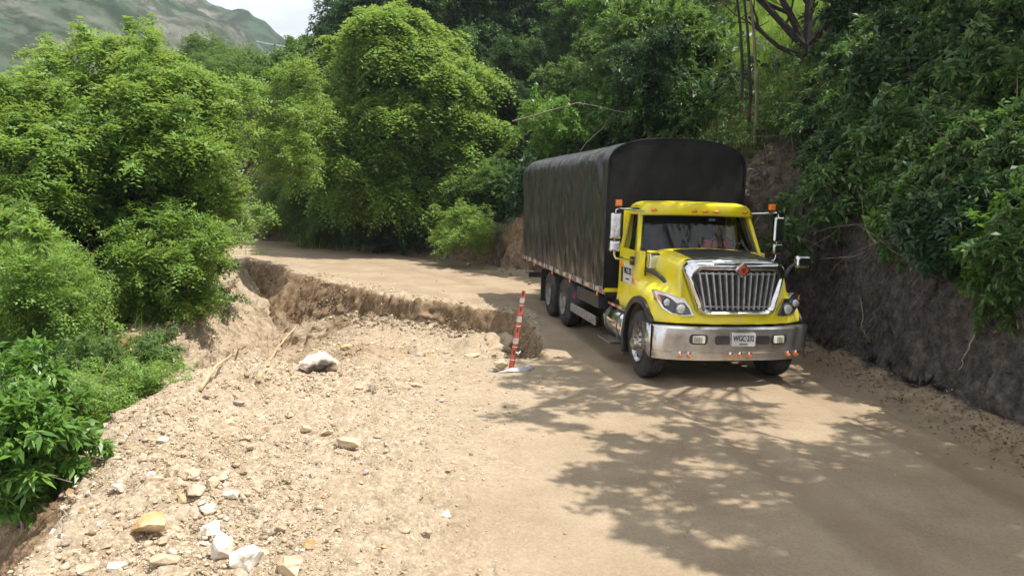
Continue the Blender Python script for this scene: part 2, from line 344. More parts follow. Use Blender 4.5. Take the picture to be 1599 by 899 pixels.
    rk = t.nodes.new('ShaderNodeMath'); rk.operation = 'MAXIMUM'; L(sp.outputs[2], rk.inputs[0]); L(sp2.outputs[0], rk.inputs[1])
    rk2 = t.nodes.new('ShaderNodeMath'); rk2.operation = 'MAXIMUM'; L(rk.outputs[0], rk2.inputs[0]); L(sp2.outputs[1], rk2.inputs[1])
    L(rk2.outputs[0], b2.inputs['Strength']); hsum = t.nodes.new('ShaderNodeMath'); hsum.operation = 'ADD'; L(st.outputs[0], hsum.inputs[0]); L(n_w.outputs[0], hsum.inputs[1]); L(hsum.outputs[0], b2.inputs['Height']); L(b1.outputs[0], b2.inputs['Normal'])
    L(b2.outputs[0], p.inputs['Normal']); M['earth'] = m
ground_material()
def polar(r0, r1, nr, a0, a1, na):
    r = np.exp(np.linspace(math.log(r0), math.log(r1), nr)) if nr else np.concatenate([np.geomspace(2.6, 12, 430)[:-1], np.geomspace(12, 24, 640)[:-1], np.geomspace(24, 70, 260)]); nr = len(r); a = np.radians(np.linspace(a0, a1, na))
    Rr, A = np.meshgrid(r, a, indexing='ij'); X = Rr*np.sin(A); Y = Rr*np.cos(A)
    i = np.arange(nr*na).reshape(nr, na)
    Fq = np.stack([i[:-1, :-1], i[:-1, 1:], i[1:, 1:], i[1:, :-1]], -1).reshape(-1, 4)[:, ::-1]
    return X.ravel(), Y.ravel(), Fq, (nr, na)
def near_ground():
    X, Y, Fq, sh = polar(2.6, 70, 0, -66, 66, 1000)
    z, dL, dB, sB, ins, bowl, rub = terrain(X, Y)
    V = np.stack([X, Y, z], 1); Vg = V.reshape(*sh, 3)
    du = np.gradient(Vg, axis=0); dv = np.gradient(Vg, axis=1); N = np.cross(dv, du); N /= np.linalg.norm(N, axis=2, keepdims=True)+1e-9
    N = N.reshape(-1, 3); N *= np.sign(N[:, 2:3]+1e-9); steep = 1-N[:, 2]
    st = sstep(.15, .5, steep)
    rr = np.hypot(X, Y)
    n3 = fbm(X, Y, z, 1.7, 5, 71, .6); n4 = fbm(X, Y, z, 7.0, 3, 72, .6)
    n5 = 1-np.abs(fbm(X, Y, z, 3.2, 4, 74, .55))*3; n6 = fbm(X, Y, z*1.6, 14.0, 3, 76, .6); disp = (n3*.30+n4*.11+n5*.09)*st*np.clip(rr/12, .6, 1.6)+n6*.05*st; disp *= 1-.72*np.exp(-(np.abs(seg_dist(X, Y, RIM))/.9)**2)
    slope_l = sstep(.2, 1., dL)
    V += N*disp[:, None]
    # rubble micro relief
    rubm = np.clip(rub + ((dL > -3.2) & (Y < 12.5)), 0, 1)
    cells = fbm(X, Y, 0, 9.0, 3, 73, .6)
    c2 = fbm(X, Y, 0, 3.4, 4, 75, .65)
    V[:, 2] += rubm*(np.clip(cells, -.3, 1)*.055+np.abs(c2)*.09-.02)*(dL < .6)*(~ins | (bowl < .5)) + np.where(ins, np.clip(cells, -.2, 1)*.07, 0) + (1-rubm)*(dB < 0)*(dL < 0)*cells*.006
    nm = fbm(X, Y, 0, .8, 4, 81)
    road_b = (dB < 0) & (dL < 0)
    m_grav = np.clip(1-sstep(-1.7, 1.3, X+nm*1.5 + .04*(Y-8)), 0, 1)*(Y < 13.2+nm) + np.where(ins, .8, 0)+np.clip(1-np.abs(dL+.6)/1.6, 0, 1)
    m_grav = np.clip(m_grav, 0, 1)*(.75+.25*sstep(-.3, .3, nm))
    wallface = ins & (steep > .14) & (np.abs(seg_dist(X, Y, RIM)) < .8)
    m_och = np.clip(np.where(wallface, .85, 0)+sstep(-.08, .2, dL)*(dL < 3) + (ins & (X < -4.0))*.35*sstep(-.2, .4, nm), 0, 1)
    bank = sstep(-.16, -.02, dB+nm*.1)
    m_earth = bank
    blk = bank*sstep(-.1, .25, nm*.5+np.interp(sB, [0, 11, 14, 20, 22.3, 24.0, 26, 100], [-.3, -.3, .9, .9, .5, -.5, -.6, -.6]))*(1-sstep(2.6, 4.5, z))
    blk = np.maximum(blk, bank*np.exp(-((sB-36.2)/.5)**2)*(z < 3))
    m_bei = bank*np.interp(sB, [0, 11, 12.5, 13, 33.5, 35.0, 39.5, 41, 53, 56, 100], [.5, .5, .3, .15, .1, 1, .9, 0, 0, 1, 1])*(1-blk)
    m_bei = np.maximum(m_bei, .7*np.exp(-(((X+2.9)/1.2)**2+((Y-14.8)/1.3)**2)**2))
    vegz = np.interp(sB, [0, 27, 34, 39, 42, 50, 54, 60, 100], [3.3, 3.6, 2.6, 1.2, .7, .5, 2.0, 5.2, 5])
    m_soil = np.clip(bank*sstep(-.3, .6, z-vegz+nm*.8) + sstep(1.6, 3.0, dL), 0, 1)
    m_grass = bank*np.exp(-(((X-9.6)/4.2)**4+((Y-26.0)/6.)**4))*(z > 3)
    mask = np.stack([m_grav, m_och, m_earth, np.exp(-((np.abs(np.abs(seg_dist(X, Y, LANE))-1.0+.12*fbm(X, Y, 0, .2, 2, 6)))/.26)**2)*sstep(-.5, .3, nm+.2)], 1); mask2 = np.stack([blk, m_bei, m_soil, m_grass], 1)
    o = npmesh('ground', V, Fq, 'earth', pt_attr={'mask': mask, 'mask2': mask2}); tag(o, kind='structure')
near_ground()
def far_material():
    m = bpy.data.materials.new('mountain'); m.use_nodes = True; t = m.node_tree; p = t.nodes['Principled BSDF']; L = t.links.new
    tc = t.nodes.new('ShaderNodeTexCoord')
    n = t.nodes.new('ShaderNodeTexNoise'); n.inputs['Scale'].default_value = .013; n.inputs['Detail'].default_value = 9; n.inputs['Roughness'].default_value = .62
    L(tc.outputs['Object'], n.inputs['Vector'])
    r = t.nodes.new('ShaderNodeValToRGB'); e = r.color_ramp.elements
    for _ in range(3): e.new(.5)
    for i, (q, cc) in enumerate([(.36, (.025, .05, .03)), (.44, (.05, .085, .045)), (.50, (.11, .115, .085)), (.56, (.22, .19, .17)), (.68, (.36, .31, .29))]): e[i].position = q; e[i].color = (*cc, 1)
    L(n.outputs[0], r.inputs[0])
    n2 = t.nodes.new('ShaderNodeTexNoise'); n2.inputs['Scale'].default_value = .09; n2.inputs['Detail'].default_value = 8; n2.inputs['Roughness'].default_value = .7; L(tc.outputs['Object'], n2.inputs['Vector'])
    r2 = t.nodes.new('ShaderNodeValToRGB'); r2.color_ramp.elements[0].position = .44; r2.color_ramp.elements[1].position = .56; r2.color_ramp.elements[0].color = (.16, .24, .14, 1); L(n2.outputs[0], r2.inputs[0])
    mx = t.nodes.new('ShaderNodeMix'); mx.data_type = 'RGBA'; mx.blend_type = 'MULTIPLY'; mx.inputs[0].default_value = .8
    L(r.outputs[0], mx.inputs[6]); L(r2.outputs[0], mx.inputs[7])
    at = t.nodes.new('ShaderNodeAttribute'); at.attribute_name = 'green'; mg = t.nodes.new('ShaderNodeMix'); mg.data_type = 'RGBA'; L(at.outputs['Fac'], mg.inputs[0])
    L(mx.outputs[2], mg.inputs[6]); mx2 = t.nodes.new('ShaderNodeMix'); mx2.data_type = 'RGBA'; mx2.blend_type = 'MULTIPLY'; mx2.inputs[0].default_value = .7; mx2.inputs[6].default_value = (.045, .075, .048, 1); L(r2.outputs[0], mx2.inputs[7]); L(mx2.outputs[2], mg.inputs[7])
    L(mg.outputs[2], p.inputs['Base Color']); p.inputs['Roughness'].default_value = .95; p.inputs['Specular IOR Level'].default_value = .1
    M['mountain'] = m
far_material()
def far_ground():
    X, Y, Fq, sh = polar(64, 2600, 300, -89, 89, 500)
    R_ = np.hypot(X, Y); A = np.degrees(np.arctan2(X, Y))
    base = terrain(X, Y, False)
    ridge = np.interp(A, [-90, -40, -27, -24.2, -19.4, -14, -5, 90], [230, 215, 172, 146, 127, 84, 60, 60])*1.02
    prof = np.interp(R_, [0, 110, 180, 330, 470, 640, 900, 2600], [-.15, -.13, -.04, .36, .62, 1., .8, .3])
    n_ = 1-np.abs(fbm(X, Y, 0, .011, 5, 96, .55))*2.6
    mt = ridge*prof + n_*9*sstep(150, 330, R_)*(1-.7*sstep(540, 640, R_))  + fbm(X, Y, 0, .008, 6, 91, .52)*28*sstep(130, 350, R_)*(1-.6*sstep(500, 640, R_)) - 3
    k = sstep(66, 110, R_)
    z = base*(1-k)+mt*k; z -= 1.2*(1-sstep(66, 72, R_))
    V = np.stack([X, Y, z], 1)
    green = np.clip(sstep(-22, -18, A)*sstep(300, 420, R_) + sstep(-.02, .2, fbm(X, Y, 0, .006, 4, 95))*.45 + (1-sstep(180, 260, R_))*.6, 0, 1)
    o = npmesh('mountain_terrain', V, Fq, 'mountain', pt_attr={'green': green}); tag(o, kind='structure')
far_ground()
def ray_ground(px, py, y0=5., y1=75.):
    ys = np.linspace(y0, y1, 700); d = CF+CR*(px-799.5)/FPX+CU*(449.5-py)/FPX; k = ys/d[1]; X, Z = d[0]*k, CAM_H+d[2]*k
    t = tzs(X, ys); h_ = np.where(Z < t)[0]
    if len(h_) == 0: return None
    i = h_[0]; return (float(X[i]), float(ys[i]), float(t[i]))
# ------------------------------------------------------------------ truck materials
mat('yellow_paint', (.80, .66, .012), .36, spec=.5, coat=.35, col2=(.50, .42, .18), nscale=3.0, ndetail=10, mix=(.46, .84), bump=.04, bscale=5)
mat('chrome', (.74, .74, .75), .14, 1., col2=(.40, .37, .33), nscale=5, ndetail=9, mix=(.42, .78), bump=.12, bscale=4)
mat('bumper_chrome', (.74, .74, .74), .22, .88, col2=(.42, .39, .35), nscale=4, ndetail=9, mix=(.42, .8), bump=.15, bscale=3)
mat('steel', (.42, .42, .43), .34, 1., col2=(.30, .28, .26), nscale=9)
mat('alu_wheel', (.60, .60, .61), .28, 1., col2=(.36, .33, .29), nscale=16)
mat('rubber', (.022, .022, .023), .85, col2=(.10, .088, .075), nscale=7, mix=(.4, .8), bump=.25, bscale=60)
mat('black_plastic', (.022, .022, .024), .55, col2=(.06, .055, .05), nscale=6)
mat('black_vinyl', (.014, .014, .015), .38, col2=(.035, .033, .03), nscale=8, bump=.3, bscale=15)
mat('dark_frame', (.03, .03, .03), .75, col2=(.09, .075, .06), nscale=5)
mat('rim_paint', (.30, .29, .28), .6, col2=(.18, .155, .13), nscale=9)
mat('orange_lens', (.85, .20, .01), .25, spec=.6, coat=.5)
mat('red_tape', (.42, .06, .04), .55, col2=(.30, .12, .08), nscale=9); mat('white_tape', (.62, .59, .54), .5, col2=(.42, .37, .31), nscale=9)
mat('lamp_glass', (.55, .56, .56), .12, .6, col2=(.85, .85, .83), nscale=60, bump=.4, bscale=120)
mat('fog_lens', (.70, .70, .56), .3, col2=(.85, .85, .75), nscale=50)
mat('lamp_dark', (.05, .055, .065), .2, .2, coat=.6)
mat('plate_white', (.62, .62, .60), .5); mat('black_ink', (.015, .015, .015), .6)
mat('emblem_red', (.60, .07, .02), .35, coat=.5)
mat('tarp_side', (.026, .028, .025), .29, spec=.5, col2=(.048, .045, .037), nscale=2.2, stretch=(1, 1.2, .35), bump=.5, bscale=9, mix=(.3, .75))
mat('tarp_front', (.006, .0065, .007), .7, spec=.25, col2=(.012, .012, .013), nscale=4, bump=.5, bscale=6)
mat('cab_interior', (.035, .034, .033), .8); mat('seat_cloth', (.05, .05, .055), .9)
mat('grille_silver', (.62, .62, .62), .38, .7, col2=(.42, .41, .40), nscale=12)
mat('mud_brown', (.13, .10, .07), .95, col2=(.06, .048, .035), nscale=7, bump=.4)
mat('sticker_pink', (.55, .05, .16), .5)
def glassmat(name, tint, gl=.06, rough=.02):
    m = bpy.data.materials.new(name); m.use_nodes = True; t = m.node_tree; out = t.nodes['Material Output']
    tr = t.nodes.new('ShaderNodeBsdfTransparent'); tr.inputs[0].default_value = (*tint, 1)
    g = t.nodes.new('ShaderNodeBsdfGlossy'); g.inputs['Roughness'].default_value = rough
    fr = t.nodes.new('ShaderNodeFresnel'); fr.inputs[0].default_value = 1.52
    ad = t.nodes.new('ShaderNodeMath'); ad.operation = 'ADD'; ad.inputs[1].default_value = gl; t.links.new(fr.outputs[0], ad.inputs[0])
    mx = t.nodes.new('ShaderNodeMixShader'); t.links.new(ad.outputs[0], mx.inputs[0]); t.links.new(tr.outputs[0], mx.inputs[1]); t.links.new(g.outputs[0], mx.inputs[2])
    t.links.new(mx.outputs[0], out.inputs[0]); M[name] = m
glassmat('windscreen_glass', (.86, .90, .90), .0); glassmat('side_glass', (.35, .38, .38), .04)
def text(name, body, size, loc, rot, m, parent, ext=.003, sx=1.):
    cu = bpy.data.curves.new(name, 'FONT'); cu.body = body; cu.size = size; cu.align_x = 'CENTER'; cu.align_y = 'CENTER'; cu.extrude = ext; cu.offset = size*.012
    cu.materials.append(M[m]); o = bpy.data.objects.new(name, cu); me = bpy.data.meshes.new_from_object(o); bpy.data.objects.remove(o); o = bpy.data.objects.new(name, me); C.objects.link(o); o.location = loc; o.rotation_euler = rot; o.scale = (sx, 1, 1); o.parent = parent; return o
PI = math.pi
TX, TY, TYAW = 3.3465, 11.02, .1806
# ------------------------------------------------------------------ truck (x = across, y = towards the tail, z = up)
truck = empty('cargo_truck', (TX, TY, tz(TX-.5, TY+4)), TYAW, label='yellow cargo truck with chrome grille and black tarpaulin load body on the dirt road', category='truck')
def yf(X, k=.22, e=3.6): return k*(abs(X)/1.2)**e      # plan curve of the nose
# --- chassis
b = MB()
for sx in (-1, 1): b.box((sx*.42, 5.2, .88), (.09, 9.6, .26))
for y in (1.0, 2.6, 4.2, 6.2, 8.4, 9.9): b.box((0, y, .86), (.78, .12, .16))
b.cyl((0, 2.9, .72), (0, 5.4, .66), .06); b.box((0, .55, .78), (2.0, .5, .2)); b.box((0, .85, .62), (1.6, .7, .18)); b.build('chassis', 'dark_frame', truck, bevel=.01)
MB().cyl((-.95, .92, .5), (.95, .92, .5), .07).build('axle', 'dark_frame', truck, smooth=True)
for y in (5.57, 6.96): MB().cyl((-.95, y, .52), (.95, y, .52), .11).lathe([(-.16, .05), (-.1, .2), (.1, .2), (.16, .05)], (0, y, .52), 'Y', 20).build('axle', 'dark_frame', truck, smooth=True)
# --- wheels
def wheel(x, y, sgn, dual):
    r = .52; w_ = .29
    t0 = MB(); prof = [(-.02, .285), (.0, .31), (.005, .36), (.0, .43), (.012, .475), (.035, .508)]
    n = 4
    for i in range(n):
        a = .045+i*(w_-.09)/n; bb = a+(w_-.09)/n
        prof += [(a, r), (bb-.014, r), (bb-.012, r-.013), (bb-.002, r-.013)]
    prof += [(w_-.035, .508), (w_-.012, .475), (w_, .43), (w_-.005, .36), (w_, .31), (w_+.0, .285)]
    prof = [(-(p[0]), p[1]) for p in prof]
    wh = t0.lathe(prof, (x, y, r), 'X', 64, sgn, cap=False).build('wheel', 'rubber', truck, smooth=True, angle=28)
    if dual:
        t1 = MB().lathe([(-(p[0]), p[1]) for p in [(q[0]*-1, q[1]) for q in prof]], (x-sgn*(w_+.05), y, r), 'X', 64, sgn, cap=False).build('tyre', 'rubber', wh, smooth=True, angle=28)
    rm = MB()
    if dual: rm.lathe([(.0, .30), (.012, .287), (-.02, .277), (-.10, .262), (-.14, .20), (-.155, .14), (-.10, .125), (-.03, .115), (-.01, .09), (0, .02)], (x, y, r), 'X', 48, sgn, cap=False)
    else: rm.lathe([(-.02, .302), (.012, .292), (0, .280), (-.03, .268), (-.045, .25), (-.02, .17), (.01, .14), (.03, .11), (.09, .10), (.11, .07), (.115, .01)], (x, y, r), 'X', 48, sgn, cap=False)
    ro = rm.build('rim', 'rim_paint' if dual else 'alu_wheel', wh, smooth=True, angle=40)
    hb = MB()
    for k in range(10):
        g = 2*PI*k/10
        if dual: hb.cyl((x-sgn*.128, y+.225*math.cos(g), r+.225*math.sin(g)), (x-sgn*.118, y+.225*math.cos(g), r+.225*math.sin(g)), .024, 10)
        else:
            c0 = Vector((x-sgn*.03, y+.213*math.cos(g), r+.213*math.sin(g)))
            hb.lathe([(-.012, .034), (.004, .034), (.004, .0)], (c0.x+sgn*.003, c0.y, c0.z), 'X', 12, sgn)
    hb.build('wheel_vent', 'lamp_dark', wh, smooth=True)
    nb = MB()
    for k in range(10):
        g = 2*PI*(k+.5)/10; nb.cyl((x+sgn*(-.1 if dual else -.0), y+.15*math.cos(g), r+.15*math.sin(g)), (x+sgn*(-.075 if dual else .035), y+.15*math.cos(g), r+.15*math.sin(g)), .016, 6)
    nb.build('wheel_stud', 'steel', wh)
    return wh
for sg in (-1, 1):
    wheel(sg*1.20, .92, sg, False)
    for y in (5.57, 6.96): wheel(sg*1.25, y, sg, True)
# --- bumper
def bump_row(z, push=0., zx=0.): return [(X, yf(X)-push, z) for X in np.linspace(-1.235, 1.235, 41)]
b = MB(); fr = [bump_row(.435, -.03), bump_row(.44, 0), bump_row(.545, .0), bump_row(.57, .02), bump_row(.90, .02), bump_row(.93, 0), bump_row(.935, -.10)]
b.grid(fr)
for sg in (-1, 1): b.add([(sg*1.235, .31, .435), (sg*1.235, .31, .93), (sg*1.21, .75, .90), (sg*1.21, .75, .5)], [(0, 1, 2, 3)])
bumper = b.build('bumper', 'bumper_chrome', truck, smooth=True, solid=.008, angle=30)
def rrect(cx, cz, hw, hh, r, n=6, skew=0):
    P = []
    for (ax, az, g0) in ((1, 1, 0), (-1, 1, 90), (-1, -1, 180), (1, -1, 270)):
        for i in range(n+1):
            g = math.radians(g0+90*i/n); px, pz = cx+ax*(hw-r)+r*math.cos(g), cz+az*(hh-r)+r*math.sin(g); P.append((px+skew*(pz-cz), pz))
    return P
def recess(name, cx, cz, hw, hh, r, m, parent, push, depth, rim_m=None, skew=0):
    P = rrect(cx, cz, hw, hh, r, skew=skew)
    o = MB().prism(P, lambda x, z: (x, yf(x)-push, z), lambda x, z: (x, yf(x)-push+depth, z)).build(name, m, parent)
    return o
for cx in (-.615, .66):
    recess('lamp_recess', cx, .755, .135, .075, .05, 'black_plastic', bumper, .034, .02)
    fl = recess('fog_light', cx+(.0 if cx < 0 else -.01), .755, .088, .052, .015, 'fog_lens', bumper, .05, .03)
    g = MB()
    for k in range(5): g.box((cx-.07+.035*k, yf(cx)-.052, .755), (.005, .006, .10))
    for k in range(3): g.box((cx, yf(cx)-.052, .73+.025*k), (.17, .006, .005))
    g.build('lens_grid', 'steel', fl)
recess('air_slot', -.25, .745, .115, .066, .04, 'black_plastic', bumper, .034, .02); recess('air_slot', .385, .745, .115, .066, .04, 'black_plastic', bumper, .034, .02)
pl = recess('number_plate', .07, .757, .185, .098, .015, 'plate_white', bumper, .052, .014)
text('plate_lettering', 'WGC\u00b7232', .118, (.07, -.055, .772), (PI/2, 0, 0), 'black_ink', pl, sx=.66)
g = MB()
for k, w_ in enumerate((.016, .012, .016, .010, .016, .012, .014)): g.box((.07+(k-3)*.019, -.0545, .690), (w_*.8, .004, .020))
g.build('plate_small_print', 'black_ink', pl)
MB().prism(rrect(.07, .757, .178, .091, .012)+[], lambda x, z: (x, -.0525, z), lambda x, z: (x, -.052, z))
for X in (-.86, -.74, -.10, .05, .20, .86, 1.02):
    h_ = MB().lathe([(0, .034), (.03, .03), (.05, .012), (.055, .001)], (X, yf(X)-.0, .535), 'Z', 14).build('marker_shroud', 'chrome', bumper, smooth=True)
    MB().lathe([(-.05, .001), (-.045, .02), (-.02, .032), (.02, .032), (.028, .001)], (X, yf(X)-.0, .505), 'Y', 16).build('marker_lamp', 'orange_lens', bumper, smooth=True)
# --- hood: columns across, each a profile from the lower front edge up and back
AY, AZ, AR = .92, .52, .66
def hood_col(X, zt0, zt1, slant, lower=.955, side=False):
    f0 = yf(X, .34, 2.8)+.04; P = []; rc = .12 if abs(X) < .72 else (.06 if abs(X) < .80 else 0)
    zf = zt0
    for i, q in enumerate((0, .25, .5, .75)): P.append((X, f0+slant*q*q+rc*min(1, q*4), lower+(zf-lower)*q))
    P.append((X, f0+slant+.015+rc*.6, zf-.03)); P.append((X, f0+slant+.07, zf))
    y1 = 1.46
    for q in (.16, .33, .5, .66, .83, 1.0): P.append((X, f0+slant+.07+(y1-f0-slant-.07)*q, zt0+(zt1-zt0)*q))
    return P
cols = []
spec = [(0, 1.90, 2.00, .16), (.30, 1.895, 1.99, .16), (.55, 1.875, 1.975, .16), (.70, 1.865, 1.965, .16), (.79, 1.835, 1.94, .15), (.835, 1.73, 1.83, .12), (.86, 1.55, 1.66, .10), (.91, 1.45, 1.57, .12), (1.0, 1.40, 1.52, .14), (1.10, 1.36, 1.48, .15), (1.17, 1.27, 1.41, .15), (1.20, 1.16, 1.30, .12)]
full = [(-x, a, c_, d) for x, a, c_, d in spec[::-1]] + spec[1:]
def side_lower(sg):
    P = []
    base = hood_col(1.21, 1.16, 1.30, .12)
    for (x, y, z) in base:
        za = AZ+math.sqrt(max(AR**2-(y-AY)**2, 0)) if abs(y-AY) < AR else .955
        P.append((sg*1.215, y, min(max(za, .955) if y > .4 else .955+max(0, z-.955)*.0, z-.004)))
    return P
cols.append(side_lower(-1)); cols += [hood_col(*s_) for s_ in full]; cols.append(side_lower(1))
hood = MB().grid(cols).build('hood', 'yellow_paint', truck, smooth=True, angle=50, solid=.012)
hood.modifiers.new('sub', 'SUBSURF').levels = 1; hood.modifiers['sub'].render_levels = 1
# black vinyl cover over the hood's crown, silver lip ahead of it
def hood_z(X, q):
    X = abs(X); xs = [s_[0] for s_ in spec]
    return np.interp(X, xs, [s_[1] for s_ in spec])*(1-q)+np.interp(X, xs, [s_[2] for s_ in spec])*q
def patch(x0, x1, q0, q1, dz, n=24, k=8):
    return [[(X, yf(X, .34, 2.8)+.27+(1.46-yf(X, .34, 2.8)-.27)*q, hood_z(X, q)+dz) for X in np.linspace(x0, x1, n)] for q in np.linspace(q0, q1, k)]
vinyl = MB().grid(patch(-.58, .80, .05, .80, .017)).build('hood_cover', 'black_vinyl', truck, smooth=True, solid=.006, angle=60)
MB().grid([[(X, yf(X, .34, 2.8)+dy, hood_z(X, 0)+dz) for X in np.linspace(-.74, .76, 25)] for dy, dz in ((.13, -.05), (.17, .0), (.21, .018), (.30, .024))]).build('hood_lip', 'chrome', truck, smooth=True, solid=.008)
# fender flare, liner flap
for sg in (-1, 1):
    A = []
    for g in np.linspace(math.radians(36), math.radians(203), 30):
        cx_, sx_ = math.cos(g), math.sin(g)
        ring = []
        for (rr_, xx) in ((.645, 1.16), (.645, 1.232), (.68, 1.243), (.735, 1.232), (.745, 1.19)):
            ring.append((sg*xx, AY-rr_*cx_*1.0, max(AZ+rr_*sx_, .25)))
        A.append(ring)
    MB().grid(A).build('fender_flare', 'black_plastic', truck, smooth=True, solid=.01, angle=50)
    L_ = [[(sg*xx, AY-.66*math.cos(g), AZ+.66*math.sin(g)) for xx in (.75, 1.2)] for g in np.linspace(math.radians(10), math.radians(180), 24)]
    L_ += [[(sg*xx, AY+.67, z_) for xx in (.75, 1.2)] for z_ in (.45, .3, .17)]
    MB().grid(L_).build('wheel_arch_liner', 'mud_brown', truck, smooth=True, solid=.012)
# --- grille
def outline(w0, w1, z0, z1, bulge=.02, n=14, r=.14):
    P = []
    for (ax, az, g0) in ((1, 1, 0), (-1, 1, 90), (-1, -1, 180), (1, -1, 270)):
        wq, zq = (w1, z1) if az > 0 else (w0, z0)
        for i in range(n+1):
            g = math.radians(g0+90*i/n); P.append((ax*(wq-r)+r*math.cos(g), (zq-az*r)+r*math.sin(g)))
    zc = (z0+z1)/2
    return [(x, z+(bulge*(1-(x/w1)**2) if z > zc else 0)) for x, z in P]
O = [outline(.63, .80, 1.085, 1.865, .03), outline(.615, .785, 1.10, 1.85, .03), outline(.585, .745, 1.13, 1.80, .03), outline(.55, .685, 1.165, 1.755, .02), outline(.54, .675, 1.17, 1.745, .02)]
YY = [.15, .035, .005, .035, .10]
rings = [[(x, y+yf(x, .30, 2.8)+(z-1.1)*.10, z) for x, z in o_] for o_, y in zip(O, YY)]
grille = MB().grid(rings, closev=True).build('grille', 'chrome', truck, smooth=True, angle=60, solid=.01)
MB().prism(outline(.56, .69, 1.16, 1.76, .02), lambda x, z: (x, .10+yf(x, .3, 2.8)+(z-1.1)*.10, z), lambda x, z: (x, .13+yf(x, .3, 2.8)+(z-1.1)*.1, z)).build('grille_mesh', 'black_plastic', grille)
for k in range(13):
    f_ = (k-6)/6.; xb, xt = f_*.50, f_*.60
    pts = [(xb+(xt-xb)*q, .035+yf(xt, .3, 2.8)+(q*.6)*.10, 1.185+q*.545) for q in np.linspace(0, 1, 6)]
    g = MB()
    for p, q in zip(pts[:-1], pts[1:]):
        g.add([(p[0]-.011, p[1], p[2]), (p[0]+.011, p[1], p[2]), (p[0]+.011, p[1]+.05, p[2]), (p[0]-.011, p[1]+.05, p[2]), (q[0]-.011, q[1], q[2]), (q[0]+.011, q[1], q[2]), (q[0]+.011, q[1]+.05, q[2]), (q[0]-.011, q[1]+.05, q[2])], [(0, 1, 5, 4), (1, 2, 6, 5), (2, 3, 7, 6), (3, 0, 4, 7)])
    g.build('grille_bar', 'grille_silver', grille, smooth=True, angle=30)
g = MB()
for z_, ww in ((1.225, .52), (1.705, .62)): g.grid([[(X, .06+yf(X, .3, 2.8)+(z_-1.1)*.1, z_+dz) for X in np.linspace(-ww, ww, 15)] for dz in (-.009, .009)])
g.build('grille_crossbar', 'grille_silver', grille, solid=.012)
def dia(s_, y0, y1, cx=.01, cz=1.775): return MB().prism([(0, s_*1.05), (s_*1.1, 0), (0, -s_*1.05), (-s_*1.1, 0)], lambda x, z: (x+cx, y0, z+cz), lambda x, z: (x+cx, y1, z+cz))
em = dia(.105, -.02, .06).build('emblem', 'chrome', truck, bevel=.006)
dia(.072, -.028, -.01).build('emblem_field', 'emblem_red', em)
e_ = MB(); e_.prism([(-.014, -.045), (.014, -.045), (.014, .012), (-.014, .012)], lambda x, z: (x+.01, -.032, z+1.775), lambda x, z: (x+.01, -.02, z+1.775))
e_.prism([(-.045, -.01), (-.02, .028), (.02, .028), (.045, -.01), (.028, -.01), (.012, .016), (-.012, .016), (-.028, -.01)], lambda x, z: (x+.01, -.033, z+1.782), lambda x, z: (x+.01, -.02, z+1.782))
e_.build('emblem_mark', 'black_ink', em)
# --- headlights
for sg in (-1, 1):
    def hp(x, z): return (sg*x, yf(x, .34, 2.8)+.025+max(0, z-1.05)*.10, z)
    def hpb(x, z): return (sg*x, yf(x, .34, 2.8)+.15+max(0, z-1.05)*.10, z)
    poly = [(.66, 1.09), (.80, 1.075), (.98, 1.10), (1.09, 1.17), (1.15, 1.28), (1.185, 1.42), (1.12, 1.425), (1.02, 1.41), (.95, 1.385), (.88, 1.335), (.80, 1.345), (.775, 1.30), (.71, 1.19)]
    hl = MB().prism(poly, hp, hpb).build('headlight', 'chrome', truck, bevel=.006)
    inner = [(.70, 1.105), (.80, 1.09), (.96, 1.115), (1.06, 1.18), (1.115, 1.28), (1.14, 1.37), (1.06, 1.36), (.98, 1.32), (.91, 1.26), (.80, 1.27), (.74, 1.2)]
    MB().prism(inner, lambda x, z: (hp(x, z)[0], hp(x, z)[1]-.010, z), lambda x, z: (hp(x, z)[0], hp(x, z)[1]+.02, z)).build('headlight_lens', 'lamp_dark', hl, bevel=.004)
    for (cx, cz, r_) in ((.845, 1.185, .078), (1.03, 1.262, .062)):
        yy = hp(cx, cz)[1]
        MB().lathe([(.0, r_+.012), (-.025, r_+.008), (-.025, r_), (-.012, r_-.004)], (sg*cx, yy-.005, cz), 'Y', 28).build('lamp_bezel', 'black_plastic' if cx > .9 else 'steel', hl, smooth=True)
        MB().lathe([(-.03, .001), (-.028, r_*.35), (-.02, r_*.8), (-.008, r_), (.0, r_)], (sg*cx, yy-.008, cz), 'Y', 28).build('lamp', 'lamp_glass', hl, smooth=True)
    MB().prism([(1.09, 1.25), (1.135, 1.30), (1.15, 1.37), (1.12, 1.36)], lambda x, z: (hp(x, z)[0], hp(x, z)[1]-.016, z), lambda x, z: (hp(x, z)[0], hp(x, z)[1], z)).build('turn_signal', 'orange_lens', hl)
# side marker, black air scoop and chrome vent behind the hood on both sides
for sg in (-1, 1):
    MB().lathe([(0, .05), (.012, .045), (.02, .03), (.022, .001)], (sg*1.185, 1.30, 1.455), 'X', 18, sg).build('side_marker_lamp', 'orange_lens', truck, smooth=True)
    b = MB().prism([(1.20, 1.66), (1.47, 1.64), (1.47, 1.93), (1.22, 1.90)], lambda y, z: (sg*(.965+(1.93-z)*.05), y, z), lambda y, z: (sg*.70, y, z)); b.build('cowl_vent', 'chrome', truck, bevel=.02)
    A = []
    for q in np.linspace(0, 1, 14):
        y = 1.50-1.0*q; zc = 1.66-.03*q-.20*q**3; hw = .035*(1-q*.6)
        A.append([(sg*(1.0-.115*q), y, zc-hw-.02), (sg*(.99-.12*q), y, zc+hw)])
    MB().grid(A).build('air_scoop_trim', 'black_plastic', truck, smooth=True, solid=.028)
